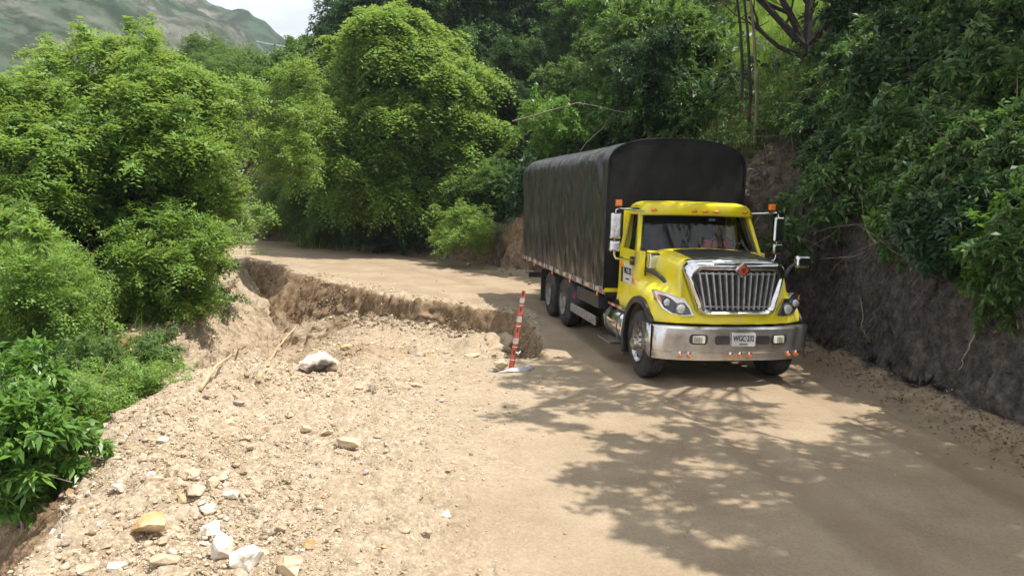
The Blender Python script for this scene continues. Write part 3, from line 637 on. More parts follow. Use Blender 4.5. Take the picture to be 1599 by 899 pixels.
# --- cab
def xs(z): return 1.085 if z < 1.93 else 1.085-(z-1.93)/.70*.125
def sideprism(b, poly, sg, t=.05): return b.prism(poly, lambda y, z: (sg*xs(z), y, z), lambda y, z: (sg*(xs(z)-t), y, z))
b = MB()
for sg in (-1, 1):
    sideprism(b, [(2.45, 2.60), (2.45, 1.0), (2.38, 1.0), (2.38, 2.60)], sg, .12)
    sideprism(b, [(1.47, .98), (1.62, .74), (1.62, 1.93), (1.36, 1.93), (1.36, 1.3)], sg, .10)
b.box((0, 2.45, 1.75), (2.04, .04, 1.70)); b.box((0, 1.9, .80), (2.0, 1.1, .10)); b.box((0, 1.42, 1.45), (1.9, .06, .98))
cab = b.build('cab', 'yellow_paint', truck, bevel=.012)
MB().box((0, 2.415, 1.8), (1.90, .02, 1.5)).box((0, 2.03, 2.60), (1.8, .74, .02)).box((0, 1.9, .87), (1.9, 1.0, .03)).build('cab_lining', 'cab_interior', truck)
roof_rows = []
for (y, z, hw) in ((1.55, 2.50, .985), (1.525, 2.53, .985), (1.545, 2.665, .975), (1.62, 2.695, .965), (1.9, 2.72, .96), (2.25, 2.71, .955), (2.43, 2.675, .95), (2.47, 2.60, .96), (2.47, 2.55, .97)):
    row = []
    for X in np.linspace(-1, 1, 25):
        e = abs(X); edge = max(0, (e-.86)/.14)
        row.append((X*hw, y+(.16*e**3 if y < 1.8 else 0), (z+.02*(1-e*e)) - .10*edge**2*(1 if z > 2.62 else 0)))
    roof_rows.append(row)
roof = MB().grid(roof_rows).build('cab_roof', 'yellow_paint', truck, smooth=True, solid=.015, angle=50)
MB().grid([[(X*.95, 1.60+.14*abs(X)**3+dy, 2.515) for X in np.linspace(-1, 1, 15)] for dy in (0, .3)]).build('visor_underside', 'cab_interior', truck, solid=.01)
for X in (-.80, -.14, .05, .24, .80):
    yy = 1.49+.16*(abs(X)/.97)**3
    MB().lathe([(-.03, .001), (-.028, .5), (-.012, .95), (.01, 1.0)], (0, 0, 0), 'Y', 20).build('roof_marker_lamp', 'orange_lens', roof, smooth=True)
    o = bpy.data.objects[-1] if False else roof.children[-1]; o.scale = (.052, 1, .024); o.location = (X, yy, 2.59)
# doors
for sg in (-1, 1):
    b = MB(); sideprism(b, [(1.625, .76), (1.78, .72), (2.2, .82), (2.38, 1.15), (2.38, 1.93), (1.50, 1.93), (1.625, 1.2)], sg, .05)
    sideprism(b, [(2.38, 1.93), (2.38, 2.56), (2.28, 2.56), (2.28, 1.93)], sg, .05)
    sideprism(b, [(2.28, 2.56), (1.80, 2.56), (1.80, 2.505), (2.28, 2.505)], sg, .05)
    door = b.build('door', 'yellow_paint', truck, bevel=.01)
    sideprism(MB(), [(1.50, 1.93), (1.62, 1.93), (1.86, 2.53), (1.76, 2.56)], sg, .055).build('door_front_post', 'yellow_paint', door, bevel=.006)
    if sg > 0: sideprism(MB(), [(1.55, 1.93), (2.27, 1.93), (2.27, 2.5), (1.82, 2.5)], sg, .012).build('door_window', 'side_glass', door)
    else: sideprism(MB(), [(1.55, 1.93), (1.90, 1.93), (1.90, 2.5), (1.82, 2.5)], sg, .012).build('door_window', 'side_glass', door)
    sideprism(MB(), [(1.88, 1.93), (1.905, 1.93), (1.905, 2.505), (1.88, 2.505)], -1 if sg < 0 else 1, .03).build('window_divider', 'black_plastic', door)
    MB().box((sg*1.093, 2.25, 1.74), (.02, .13, .05)).build('handle', 'black_plastic', door, bevel=.008)
    MB().box((sg*1.093, 2.18, 1.50), (.02, .06, .30)).build('grab_plate', 'black_plastic', door, bevel=.005)
    if sg < 0:
        pd = MB().prism([(1.66, 1.33), (2.08, 1.38), (2.08, 1.70), (1.66, 1.65)], lambda y, z: (-1.100, y, z), lambda y, z: (-1.09, y, z)).build('door_number_sign', 'plate_white', door)
        text('sign_lettering', 'WGC\u00b7232', .155, (-1.103, 1.865, 1.555), (PI/2, 0, -PI/2), 'black_ink', pd, sx=.56)
        g = MB()
        for k, w_ in enumerate((.020, .014, .020, .012, .020, .014, .018)): g.box((-1.102, 1.865-(k-3)*.023, 1.425), (.004, w_*.8, .024))
        g.build('sign_small_print', 'black_ink', pd)
# pillars and windscreen
def wsp(u, q):  # u -1..1 across, q 0..1 up
    hw = .985*(1-q)+.875*q; return (u*hw, 1.34+.20*abs(u)**2.4*(1-.2*q)+.36*q, 1.925+.60*q)
MB().grid([[wsp(u, q) for u in np.linspace(-1, 1, 25)] for q in np.linspace(0, 1, 9)]).build('windscreen', 'windscreen_glass', truck, smooth=True)
b = MB()
for sg in (-1, 1):
    b.tube([tuple(np.array(wsp(sg*1.0, q))+(sg*.012, .0, 0)) for q in np.linspace(-.03, 1.03, 6)], .028, 8)
b.tube([wsp(u, -.01) for u in np.linspace(-1, 1, 17)], .02, 6); b.tube([wsp(u, 1.0) for u in np.linspace(-1, 1, 17)], .024, 6)
b.build('windscreen_seal', 'black_plastic', truck, smooth=True)
for sg in (-1, 1):
    b = MB(); P0 = [np.array(wsp(sg*1.0, q)) for q in np.linspace(-.02, 1.05, 6)]
    A = [[tuple(p+(sg*.02, -.006, 0)), tuple(p+(sg*.065, .02, 0)), tuple(p+(sg*.07, .12, 0)), tuple(p+(sg*.0, .12, 0))] for p in P0]; b.grid(A, closev=True).build('windscreen_pillar', 'yellow_paint', truck, smooth=True, angle=40)
for u0, u1 in ((-.75, -.08), (.1, .75)):
    p, q = np.array(wsp(u0, .02)), np.array(wsp(u1, .07)); MB().tube([tuple(p+(0, -.03, 0)), tuple(q+(0, -.03, 0))], .009, 6).build('wiper', 'black_plastic', truck)
MB().grid([[(X, y, z) for X in np.linspace(-.96, .96, 9)] for y, z in ((1.42, 1.88), (1.50, 1.955), (1.62, 1.97), (1.80, 1.93), (1.86, 1.80), (1.84, 1.4))]).build('dashboard', 'cab_interior', truck, smooth=True, solid=.02)
for cx in (-.55, .57):
    MB().box((cx, 2.05, 1.36), (.52, .52, .16)).box((cx, 2.31, 1.76), (.50, .13, .76), (-.12, 0, 0)).box((cx, 2.37, 2.20), (.28, .09, .18)).box((cx, 2.05, 1.1), (.36, .36, .4)).build('seat', 'seat_cloth', truck, bevel=.04, seg=3)
# steering wheel
sw = MB(); A = []
cx, cy, cz = .60, 1.87, 1.98
for i in range(36):
    g = 2*PI*i/36; ring = []
    for j in range(8):
        h = 2*PI*j/8; rr_ = .22+.016*math.cos(h); px, pz, po = rr_*math.cos(g), rr_*math.sin(g), .016*math.sin(h)
        t_ = math.radians(55); ring.append((cx+px, cy+pz*math.cos(t_)*1.0-po*math.sin(t_), cz+pz*math.sin(t_)+po*math.cos(t_)))
    A.append(ring)
sw.grid(A, closeu=True, closev=True)
t_ = math.radians(55)
for g in (math.radians(205), math.radians(-25), math.radians(90)): sw.tube([(cx, cy+.01, cz), (cx+.22*math.cos(g), cy+.22*math.sin(g)*math.cos(t_), cz+.22*math.sin(g)*math.sin(t_))], .013, 6)
sw.cyl((cx, cy+.01, cz+.0), (cx, cy-.25, cz-.28), .03); sw.build('steering_wheel', 'black_plastic', truck, smooth=True)
MB().box((.28, 1.72, 2.45), (.11, .02, .035)).build('windscreen_sticker', 'plate_white', truck)
# mirrors and beacons
for sg, mx, ty_, tl in ((-1, 1.47, 1.50, 1.08), (1, 1.36, 1.50, 1.08)):
    X = sg*mx
    arm = MB().tube([(sg*.95, 1.66, 2.57), (X-sg*.04, ty_, 2.60), (X-sg*.0, ty_, 2.57), (X, ty_, 2.5), (X, ty_, 1.86), (X-sg*.03, ty_, 1.80), (sg*1.08, 1.62, 1.76)], .016, 8).build('mirror_bracket', 'chrome', truck, smooth=True)
    MB().box((sg*1.10, 1.66, 1.75), (.06, .12, .14)).build('bracket_mount', 'black_plastic', arm, bevel=.01)
    mr = MB().box((X, ty_-.02, 2.32), (.185, .10, .42)).build('mirror', 'chrome', truck, bevel=.035, seg=4)
    MB().box((X, ty_+.035, 2.32), (.16, .01, .38)).build('mirror_glass', 'lamp_dark', mr)
    MB().box((X, ty_-.02, 2.00), (.185, .11, .18)).build('convex_mirror', 'chrome', mr, bevel=.04, seg=4)
    bc = MB().box((X-sg*.04 if sg < 0 else X-.13, ty_, 2.69), (.10, .07, .10)).build('beacon', 'orange_lens', truck, bevel=.012)
    MB().cyl((bc.data.vertices[0].co.x+.05, ty_, 2.60), (bc.data.vertices[0].co.x+.05, ty_, 2.645), .018, 10).build('beacon_base', 'black_plastic', bc)
MB().lathe([(0, .035), (.03, .03), (.05, .001)], (-1.32, 1.56, 1.69), 'Y', 12).build('door_marker_lamp', 'orange_lens', truck, smooth=True)
a2 = MB().tube([(.98, .55, 1.62), (1.06, .52, 1.78), (1.14, .50, 1.84)], [.035, .03, .028], 8).build('hood_mirror', 'black_plastic', truck, smooth=True)
MB().box((1.25, .50, 1.87), (.26, .12, .19)).build('mirror_shell', 'chrome', a2, bevel=.05, seg=4)
# --- tank and steps
tk = MB().lathe([(0, .0), (.02, .20), (.05, .27), (.09, .285), (1.06, .285), (1.10, .27), (1.13, .2), (1.15, 0)], (-.93, 1.72, .62), 'Y', 40).build('fuel_tank', 'chrome', truck, smooth=True, angle=60)
for y in (1.95, 2.62): MB().lathe([(0, .288), (0, .295), (.05, .295), (.05, .288)], (-.93, y, .62), 'Y', 40, cap=False).build('tank_strap', 'steel', tk, smooth=True)
st = MB().box((-1.22, 2.26, .33), (.26, .70, .035)).box((-1.10, 2.26, .45), (.02, .06, .26)).build('step', 'steel', truck, bevel=.006)
b = MB().box((-1.08, 2.20, .93), (.22, .80, .03)); b.build('upper_step', 'steel', truck, bevel=.005)
for k in range(4): MB().box((-1.193, 1.92+.18*k, .93), (.006, .17, .04)).build('reflector_strip', 'red_tape' if k % 2 else 'white_tape', truck)
MB().lathe([(0, .0), (.0, .11), (.40, .11), (.40, 0)], (-.80, 2.75, .93), 'Y', 24).build('air_tank', 'steel', truck, smooth=True)
# --- load body
BY0, BY1, BX = 2.62, 10.2, 1.27
b = MB().box((0, (BY0+BY1)/2, 1.12), (2.50, BY1-BY0-.02, .10))
for k in range(11): b.box((0, BY0+.3+k*.7, 1.03), (2.3, .08, .10))
b.build('load_floor', 'dark_frame', truck)
MB().box((0, BY0-.01, 1.145), (2.54, .04, .07)).build('front_sill', 'yellow_paint', truck, bevel=.005)
for sg in (-1, 1):
    rail = MB().box((sg*1.262, (BY0+BY1)/2, 1.125), (.03, BY1-BY0, .12)).build('side_rail', 'rim_paint', truck)
    if sg < 0:
        for k in range(25): MB().box((-1.2805, BY0+.15+k*.302, 1.125), (.006, .29 if k % 2 else .13, .075)).build('reflective_tape', 'red_tape' if k % 2 == 0 else 'white_tape', rail)
        for y in (3.0, 5.0, 6.6, 8.6): MB().box((-1.27, y, 1.03), (.03, .06, .07)).build('side_lamp', 'orange_lens', rail, bevel=.01)
# tarpaulin: cross section swept along the body with drape folds
def section(n1=26, n2=30):
    P = [(-BX, z) for z in np.linspace(1.15, 3.32, n1)]
    # shoulder arc into a low crown
    for g in np.linspace(0, 1, n2)[1:]:
        a = PI*(1-g); ex = 2.6
        ca, sa = math.cos(a), math.sin(a); P.append((BX*math.copysign(abs(ca)**(2/ex), ca), 3.32+.50*abs(sa)**(2/ex)))
    return P + [(BX, z) for z in np.linspace(3.32, 1.15, n1)[1:]]
S = np.array(section()); ny = 190; ys = np.linspace(BY0, BY1, ny)
Yg, Ig = np.meshgrid(ys, np.arange(len(S)), indexing='ij'); Xg = S[Ig, 0]; Zg = S[Ig, 1]
tg = np.gradient(S, axis=0); nn = np.stack([-tg[:, 1], tg[:, 0]], 1); nn /= np.linalg.norm(nn, axis=1, keepdims=True); nn *= np.sign((nn[:, 0]*S[:, 0]+nn[:, 1]*(S[:, 1]-2.2)))[:, None]
hang = np.clip((3.75-Zg)/.4, 0, 1)
shear = Yg+.20*(3.3-Zg)*.6
shear2 = Yg+.55*(3.3-Zg)*.5
fold = fbm(shear, 0*Yg, Zg*.10, 3.0, 3, 101)*.55 + fbm(shear2, 0*Yg, Zg*.12, 9.5, 3, 104)*.60 + fbm(Yg-.35*(3.3-Zg), 0*Yg, Zg*.3, 5.0, 3, 109)*.25
ribs = -.030*np.abs(np.sin(PI*(Yg-BY0)/.95))*np.clip((Zg-2.4)/.8, 0, 1)
dsp = fold*.125*(.25+.75*hang)*(.6+.4*sstep(1.15, 1.7, Zg)) + ribs + .015*fbm(Yg, Zg, 0, 2.0, 3, 107)
dsp *= sstep(0, .10, Yg-BY0)*.85+.15
V = np.stack([Xg+nn[Ig, 0]*dsp, Yg, Zg+nn[Ig, 1]*dsp], -1)
V[:, :, 2] += np.where(Zg < 1.2, .03*np.abs(np.sin(Yg*PI/.62)), 0)
V[..., 1] += .012*np.sin(Zg*4)*(Yg-BY0 < .02)
ii = np.arange(ny*len(S)).reshape(ny, len(S)); Fq = np.stack([ii[:-1, :-1], ii[:-1, 1:], ii[1:, 1:], ii[1:, :-1]], -1).reshape(-1, 4)
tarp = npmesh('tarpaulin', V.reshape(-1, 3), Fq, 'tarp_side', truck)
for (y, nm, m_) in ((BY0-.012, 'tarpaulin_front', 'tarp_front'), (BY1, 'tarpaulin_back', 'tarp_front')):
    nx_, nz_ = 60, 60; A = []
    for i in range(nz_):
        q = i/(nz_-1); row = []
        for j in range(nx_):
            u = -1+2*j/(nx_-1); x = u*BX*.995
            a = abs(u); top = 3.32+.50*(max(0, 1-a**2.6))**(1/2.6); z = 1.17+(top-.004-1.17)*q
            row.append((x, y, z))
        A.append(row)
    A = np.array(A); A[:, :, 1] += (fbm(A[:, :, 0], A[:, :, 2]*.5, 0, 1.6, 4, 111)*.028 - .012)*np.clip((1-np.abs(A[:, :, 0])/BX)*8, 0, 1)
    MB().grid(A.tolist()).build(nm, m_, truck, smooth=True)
P = [(x*1.006, BY0-.02, z+.006) for x, z in section(8, 30)]
MB().tube(P, .018, 6).build('tarpaulin_hem', 'tarp_front', truck, smooth=True)
for k in range(9):
    y = BY0+.5+k*.82; MB().tube([(-1.285, y, 1.22), (-1.295, y+.015, 1.12), (-1.27, y+.03, 1.02)], .007, 5).build('tie_rope', 'black_plastic', truck)
# --- mudguards, toolbox, rear lamps
for sg in (-1, 1):
    A = [[(sg*xx, 4.93-.02, z_) for xx in (.66, 1.24)] for z_ in (.42, .7)] + [[(sg*xx, 5.57-.62*math.cos(g)*1.02, .52+.60*math.sin(g)) for xx in (.66, 1.24)] for g in np.linspace(math.radians(22), math.radians(90), 9)]
    MB().grid(A).build('mudguard', 'black_plastic', truck, smooth=True, solid=.012)
    MB().box((sg*.98, 7.72, .62), (.60, .015, .78)).build('mudflap', 'black_vinyl', truck)
bx_ = MB().box((-1.00, 4.02, .84), (.34, 1.50, .26)).build('toolbox', 'black_plastic', truck, bevel=.012)
MB().box((-1.235, 4.05, .50), (.03, 1.80, .17)).build('side_underrun_board', 'rim_paint', truck, bevel=.005)
MB().box((-1.19, 4.90, .72), (.06, .012, .10)).build('sticker', 'sticker_pink', bx_)
MB().box((0, 10.1, .62), (2.2, .08, .14)).box((-.5, 10.08, .82), (.08, .1, .4)).box((.5, 10.08, .82), (.08, .1, .4)).build('rear_underrun_bar', 'dark_frame', truck)
# ------------------------------------------------------------------ rocks
mat('rock_tan', (.40, .29, .18), .9, col2=(.60, .49, .35), nscale=5, bump=.7, bscale=22)
mat('rock_pale', (.50, .43, .34), .85, col2=(.68, .63, .55), nscale=6, bump=.7, bscale=18, mix=(.3, .6))
mat('rock_grey', (.24, .19, .14), .9, col2=(.40, .33, .25), nscale=6, bump=.7, bscale=20)
mat('rock_rust', (.46, .27, .08), .9, col2=(.60, .48, .33), nscale=4.2, ndetail=8, bump=.7, bscale=20, mix=(.35, .72))
mat('rock_dark', (.035, .034, .036), .8, col2=(.12, .105, .09), nscale=6, bump=.7, bscale=20)
mat('rock_painted_shade', (.62, .52, .41), .9, col2=(.05, .04, .032), nscale=1.8, bump=.8, bscale=16, mix=(.52, .60))  # dark second tone paints the rock's shaded face into its colour
def hull(seed, n=16, d=(1, 1, .7), jag=.25):
    rn = random.Random(seed); bm = bmesh.new()
    for i in range(n):
        v = Vector((rn.gauss(0, 1), rn.gauss(0, 1), rn.gauss(0, 1))).normalized()*(1-jag*rn.random()); bm.verts.new((v.x*d[0]*.5, v.y*d[1]*.5, v.z*d[2]*.5))
    bmesh.ops.convex_hull(bm, input=bm.verts); bmesh.ops.delete(bm, geom=[v for v in bm.verts if not v.link_faces], context='VERTS')
    bmesh.ops.dissolve_limit(bm, angle_limit=math.radians(14), verts=bm.verts, edges=bm.edges)
    return bm
def rock(name, seed, d, loc, rz, m, label=None, group=None, n=16, tilt=(0, 0), cat='rock', sink=.33, parent=None):
    bm = hull(seed, n, d); me = bpy.data.meshes.new(name); bmesh.ops.triangulate(bm, faces=bm.faces)
    bmesh.ops.subdivide_edges(bm, edges=bm.edges, cuts=3 if max(d) > .25 else 1, use_grid_fill=True, smooth=0)
    P = np.array([v.co[:] for v in bm.verts]); f = 3.2/max(d)
    n3 = fbm(P[:, 0]*f+seed, P[:, 1]*f, P[:, 2]*f, 1.2, 4, 7)*.075*max(d)
    for v, a in zip(bm.verts, n3): v.co += v.co.normalized()*a
    bm.to_mesh(me); bm.free(); me.materials.append(M[m])
    o = bpy.data.objects.new(name, me); C.objects.link(o); o.rotation_euler = (tilt[0], tilt[1], rz)
    o.location = (loc[0], loc[1], (tz(*loc[:2]) if len(loc) < 3 else loc[2])+d[2]*(.5-sink))
    md = o.modifiers.new('bevel', 'BEVEL'); md.width = max(d)*.02; md.segments = 1; md.limit_method = 'ANGLE'; md.angle_limit = math.radians(35)
    if parent: o.parent = parent
    return tag(o, label, cat, group)
def R(px, py, seed, d, rz, m, label, z=None, **k):
    x, y = gnd(px, py)
    for _ in range(4): x, y = gnd(px, py, tz(x, y))
    return rock('rock', seed, d, (x, y), rz, m, label, group='loose rocks on the rubble', **k)
R(345, 872, 3, (.20, .22, .30), .3, 'rock_pale', 'white upright quartz rock standing left of the rounded white one', n=14, sink=.22)
R(385, 884, 12, (.26, .22, .22), 1.0, 'rock_pale', 'white rounded quartz rock leaning against the upright white one', n=20, sink=.18)
R(232, 834, 5, (.30, .30, .24), .8, 'rock_rust', 'rust yellow stained rock with a dark top in the rubble', sink=.2)
R(452, 892, 6, (.22, .26, .20), .5, 'rock_tan', 'tan angular rock right of the two white quartz rocks', sink=.25)
R(545, 699, 7, (.34, .26, .20), .2, 'rock_tan', 'pale flat-topped rock alone on the gravel in the middle', sink=.2)
R(496, 580, 8, (.74, .58, .36), .5, 'rock_painted_shade', 'large pale rock with its shaded face painted dark below the slump', sink=.15, n=18)
R(650, 552, 9, (.44, .34, .26), .1, 'rock_grey', 'grey brown rounded rock in the mouth of the slump hole', sink=.3, n=22)
R(582, 608, 10, (.20, .16, .13), 1.3, 'rock_grey', 'small dark round stone between the large pale rock and the marker', n=20)
R(650, 602, 11, (.30, .14, .08), -.5, 'rock_tan', 'flat pale slab lying near the marker on the gravel')
R(540, 545, 14, (.32, .18, .14), .7, 'rock_rust', 'orange brown slab beside the white heap')
R(300, 744, 15, (.20, .16, .13), .3, 'rock_tan', 'tan rounded rock topping the cluster of stones by the edge')
R(306, 772, 16, (.20, .22, .15), 1.1, 'rock_tan', 'pale block in the middle of the cluster of stones')
R(243, 753, 17, (.20, .14, .10), .2, 'rock_tan', 'flat tan stone at the cluster\'s outer end')
R(346, 748, 18, (.15, .15, .10), .9, 'rock_tan', 'whitish stone at the inner end of the stone cluster')
R(360, 774, 19, (.18, .12, .09), -.4, 'rock_pale', 'small white stone nearest the gravel beside the cluster')
R(331, 757, 20, (.16, .17, .13), .6, 'rock_tan', 'brownish tan stone wedged in the cluster')
R(270, 742, 21, (.17, .13, .12), .4, 'rock_tan', 'tan stone leaning in the cluster next to the flat one')
R(282, 783, 22, (.14, .13, .11), .4, 'rock_rust', 'rusty stone just below the pale block of the cluster')
R(478, 671, 23, (.16, .13, .12), .1, 'rock_tan', 'pale stone beside the flat-topped rock, upper of two')
R(511, 676, 24, (.18, .12, .10), .8, 'rock_tan', 'tan stone beside the flat-topped rock, lower of two')
R(374, 630, 25, (.22, .15, .10), .3, 'rock_grey', 'dark flat stone on the rubble under the broken cane')
R(357, 664, 26, (.17, .14, .13), .9, 'rock_tan', 'angular tan stone below the dark flat stone')
R(255, 880, 27, (.24, .16, .12), .2, 'rock_tan', 'broad tan rock near the left bottom corner of the rubble')
R(134, 893, 28, (.20, .16, .10), .2, 'rock_tan', 'whitish rock low in the rubble by the bottom edge')
R(182, 888, 29, (.17, .16, .10), .8, 'rock_pale', 'white stone right of the whitish rock by the bottom edge')
R(330, 830, 34, (.22, .20, .13), .8, 'rock_pale', 'pale broken block just behind the upright white quartz')
R(148, 690, 30, (.24, .16, .11), .1, 'rock_rust', 'rust brown slab on the crest of the drop')
R(1492, 622, 31, (.52, .34, .34), .4, 'rock_grey', 'grey fallen boulder at the foot of the black cut bank', sink=.2)
R(1420, 595, 32, (.20, .16, .12), .4, 'rock_tan', 'pale brown lump in the leaf litter below the bank')
R(738, 545, 33, (.50, .30, .10), .9, 'rock_tan', 'thin tan crust slab broken off inside the hole')
# smaller loose stones, shared shapes
_rng = np.random.default_rng(5)
protos = {}
for i, m_ in enumerate(('rock_tan', 'rock_pale', 'rock_tan', 'rock_rust', 'rock_pale', 'rock_tan', 'rock_grey')):
    bm = hull(60+i, 15, (1, .8, .62)); me = bpy.data.meshes.new('stone'); bmesh.ops.triangulate(bm, faces=bm.faces); bm.to_mesh(me); bm.free(); me.materials.append(M[m_]); protos[i] = me
n_ = 0
tones = ['tan', 'pale', 'light brown', 'rusty', 'whitish', 'sandy', 'greyish']
while n_ < 200:
    px = _rng.uniform(60, 700); py = _rng.uniform(585, 895) if _rng.random() < .75 else _rng.uniform(420, 600)
    if _rng.random() > np.interp(px+(py-700)*.0, [60, 420, 560, 700], [1, .8, .25, .1]): continue
    x, y = gnd(px, py); dl = float(tcache(x, y, 2)[1])
    if dl > .4: continue
    s_ = float(np.clip(_rng.lognormal(-2.55, .38), .045, .19)); i = int(_rng.integers(0, 7))
    o = bpy.data.objects.new('stone', protos[i]); C.objects.link(o)
    o.scale = (s_, s_*_rng.uniform(.8, 1.2), s_*_rng.uniform(.7, 1.1)); o.rotation_euler = (_rng.uniform(-.4, .4), _rng.uniform(-.4, .4), _rng.uniform(0, 6.28)); o.location = (x, y, tz(x, y)+s_*.18)
    near = min([(px-a)**2+(py*1.3-b_*1.3)**2 for a, b_ in ((365, 872), (232, 834), (305, 765), (545, 699), (496, 578), (148, 700), (434, 556), (650, 552), (255, 640), (640, 640))]); kk = [(px-a)**2+(py*1.3-b_*1.3)**2 for a, b_ in ((365, 872), (232, 834), (305, 765), (545, 699), (496, 578), (148, 700), (434, 556), (650, 552), (255, 640), (640, 640))].index(near)
    wh = ('around the two white quartz rocks', 'around the rust stained rock', 'around the cluster of stones', 'around the pale flat-topped rock', 'around the rock with its shaded face painted dark', 'on the crest of the drop', 'around the split yellow cane', 'in the mouth of the slump hole', 'beside the small-leaved bushes', 'on the gravel towards the marker post')[kk]
    tag(o, '%s %s angular stone %s' % ('larger' if s_ > .09 else 'small', tones[i], wh), 'stone', '%s %s stones %s' % ('larger' if s_ > .09 else 'small', tones[i], wh)); n_ += 1
# pebbles and chips: uncountable
def scatter_solid(name, P, S, seed, m, label, flat=.6, nv=9, cat='pebbles'):
    rn = np.random.default_rng(seed); bases = []
    for k in range(6):
        bm = hull(100+k, nv, (1, .8, flat)); bmesh.ops.triangulate(bm, faces=bm.faces); bm.verts.ensure_lookup_table()
        bases.append((np.array([v.co[:] for v in bm.verts]), np.array([[v.index for v in f.verts] for f in bm.faces]))); bm.free()
    Vs, Fs, off = [], [], 0; rr_ = []
    idx = rn.integers(0, 6, len(P))
    for k in range(6):
        q = np.where(idx == k)[0]; B, Ff = bases[k]; a = rn.uniform(0, 2*PI, len(q)); tl = rn.uniform(-.5, .5, len(q))
        x = B[None, :, 0]*S[q, None]; y = B[None, :, 1]*S[q, None]; z = B[None, :, 2]*S[q, None]
        y, z = y*np.cos(tl)[:, None]-z*np.sin(tl)[:, None], y*np.sin(tl)[:, None]+z*np.cos(tl)[:, None]
        X = x*np.cos(a)[:, None]-y*np.sin(a)[:, None]+P[q, 0:1]; Y = x*np.sin(a)[:, None]+y*np.cos(a)[:, None]+P[q, 1:2]; Z = z+P[q, 2:3]
        Vs.append(np.stack([X, Y, Z], -1).reshape(-1, 3)); Fs.append((Ff[None]+(np.arange(len(q))*len(B))[:, None, None]+off).reshape(-1, 3)); off += len(q)*len(B)
        rr_.append(np.repeat(rn.random(len(q)), len(Ff)))
    o = npmesh(name, np.concatenate(Vs), np.concatenate(Fs), m, smooth=False, face_attr={'rnd': np.concatenate(rr_)})
    return tag(o, label, cat, kind='stuff')
def rndmat(name, stops, rough=.9):
    m = bpy.data.materials.new(name); m.use_nodes = True; t = m.node_tree; p = t.nodes['Principled BSDF']; a = t.nodes.new('ShaderNodeAttribute'); a.attribute_name = 'rnd'
    r = t.nodes.new('ShaderNodeValToRGB'); e = r.color_ramp.elements
    while len(e) < len(stops): e.new(.5)
    for i, (q, c_) in enumerate(stops): e[i].position = q; e[i].color = (*c_, 1)
    t.links.new(a.outputs['Fac'], r.inputs[0]); t.links.new(r.outputs[0], p.inputs['Base Color']); p.inputs['Roughness'].default_value = rough; M[name] = m
rndmat('pebble', [(0, (.26, .19, .12)), (.3, (.42, .32, .21)), (.65, (.52, .41, .27)), (.9, (.64, .54, .40)), (1, (.24, .18, .12))])
rndmat('clod', [(0, (.10, .07, .045)), (.5, (.22, .155, .10)), (.9, (.36, .27, .18)), (1, (.50, .42, .32))])
def spread(n, fn, seed, r0=4.2, r1=26, a0=-48, a1=42):
    rn = np.random.default_rng(seed); r = np.exp(rn.uniform(math.log(r0), math.log(r1), n)); a = np.radians(rn.uniform(a0, a1, n)); x, y = r*np.sin(a), r*np.cos(a)
    z, dL, dB, sB, ins, bowl, rub = tcache(x, y); k = rn.random(n) < fn(x, y, z, dL, dB, sB, ins, bowl); return np.stack([x, y, z], 1)[k], rn
def dens(x, y, z, dL, dB, sB, ins, bowl):
    nm = fbm(x, y, 0, .9, 4, 201)
    d = (1-sstep(-2.6, 1.2, x+nm*1.6))*(y < 13.5)*.9 + ins*.75 + np.clip(1-np.abs(dL+.8)/1.3, 0, 1)*.8
    return np.clip(d, .010, 1)*(dL < .15+.5*(y > 9))*(dB < -.5)*(.22+.78*sstep(-.25, .25, nm))*np.clip(1.25-(x+3.4)*.22, .12, 1)*(~((np.abs(x+.4) < .7) & (np.abs(y-16.1) < 1.1)))
P, rn = spread(230000, dens, 301)
S = np.clip(rn.lognormal(-3.95, .55, len(P)), .010, .085)*np.clip(np.hypot(P[:, 0], P[:, 1])/9, .75, 1.8); P[:, 2] += S*.12
scatter_solid('pebbles', P, S, 302, 'pebble', 'pale pebbles and stone chips covering the rubble')
P, rn = spread(60000, lambda x, y, z, dL, dB, sB, ins, bowl: np.clip(np.exp(-((dB+.10)/.33)**2)*.9+np.exp(-((dB+.5)/.9)**2)*.05, 0, 1)*(y < 40), 303, 5, 42, -20, 60)
S = np.clip(rn.lognormal(-3.4, .5, len(P)), .02, .12)*np.clip(np.hypot(P[:, 0], P[:, 1])/12, .8, 2); P[:, 2] += S*.15
scatter_solid('debris', P, S, 304, 'clod', 'crumbled earth and litter lying along the foot of the cut bank', cat='debris')
P, rn = spread(26000, lambda x, y, z, dL, dB, sB, ins, bowl: dens(x, y, z, dL, dB, sB, ins, bowl)*np.clip(1.15-(x+4.2)*.28, .05, 1), 311, 4.2, 24)
S = np.clip(rn.lognormal(-2.95, .42, len(P)), .035, .15)*np.clip(np.hypot(P[:, 0], P[:, 1])/11, .8, 1.5); P[:, 2] += S*.10
scatter_solid('rubble', P, S, 312, 'pebble', 'fist-sized angular rubble heaped along the broken road edge', cat='rubble', nv=12)
P, rn = spread(90000, lambda x, y, z, dL, dB, sB, ins, bowl: ins*(bowl > .12)*np.exp(-((np.abs(seg_dist(x, y, RIM))-.25)/.42)**2), 313, 12, 30, -30, 6)
S = np.clip(rn.lognormal(-3.0, .5, len(P)), .03, .16); P[:, 2] += S*.1
scatter_solid('clods', P, S, 314, 'clod', 'clods and stones sticking out of the broken wall of the hole', cat='debris', nv=11)
rndmat('bankstone', [(0, (.025, .024, .026)), (.5, (.07, .062, .06)), (.85, (.15, .12, .10)), (1, (.34, .29, .24))])
P, rn = spread(60000, lambda x, y, z, dL, dB, sB, ins, bowl: (dB > .0)*(dB < 1.1)*(z < 4)*.5*(y < 24), 315, 6, 30, 5, 60)
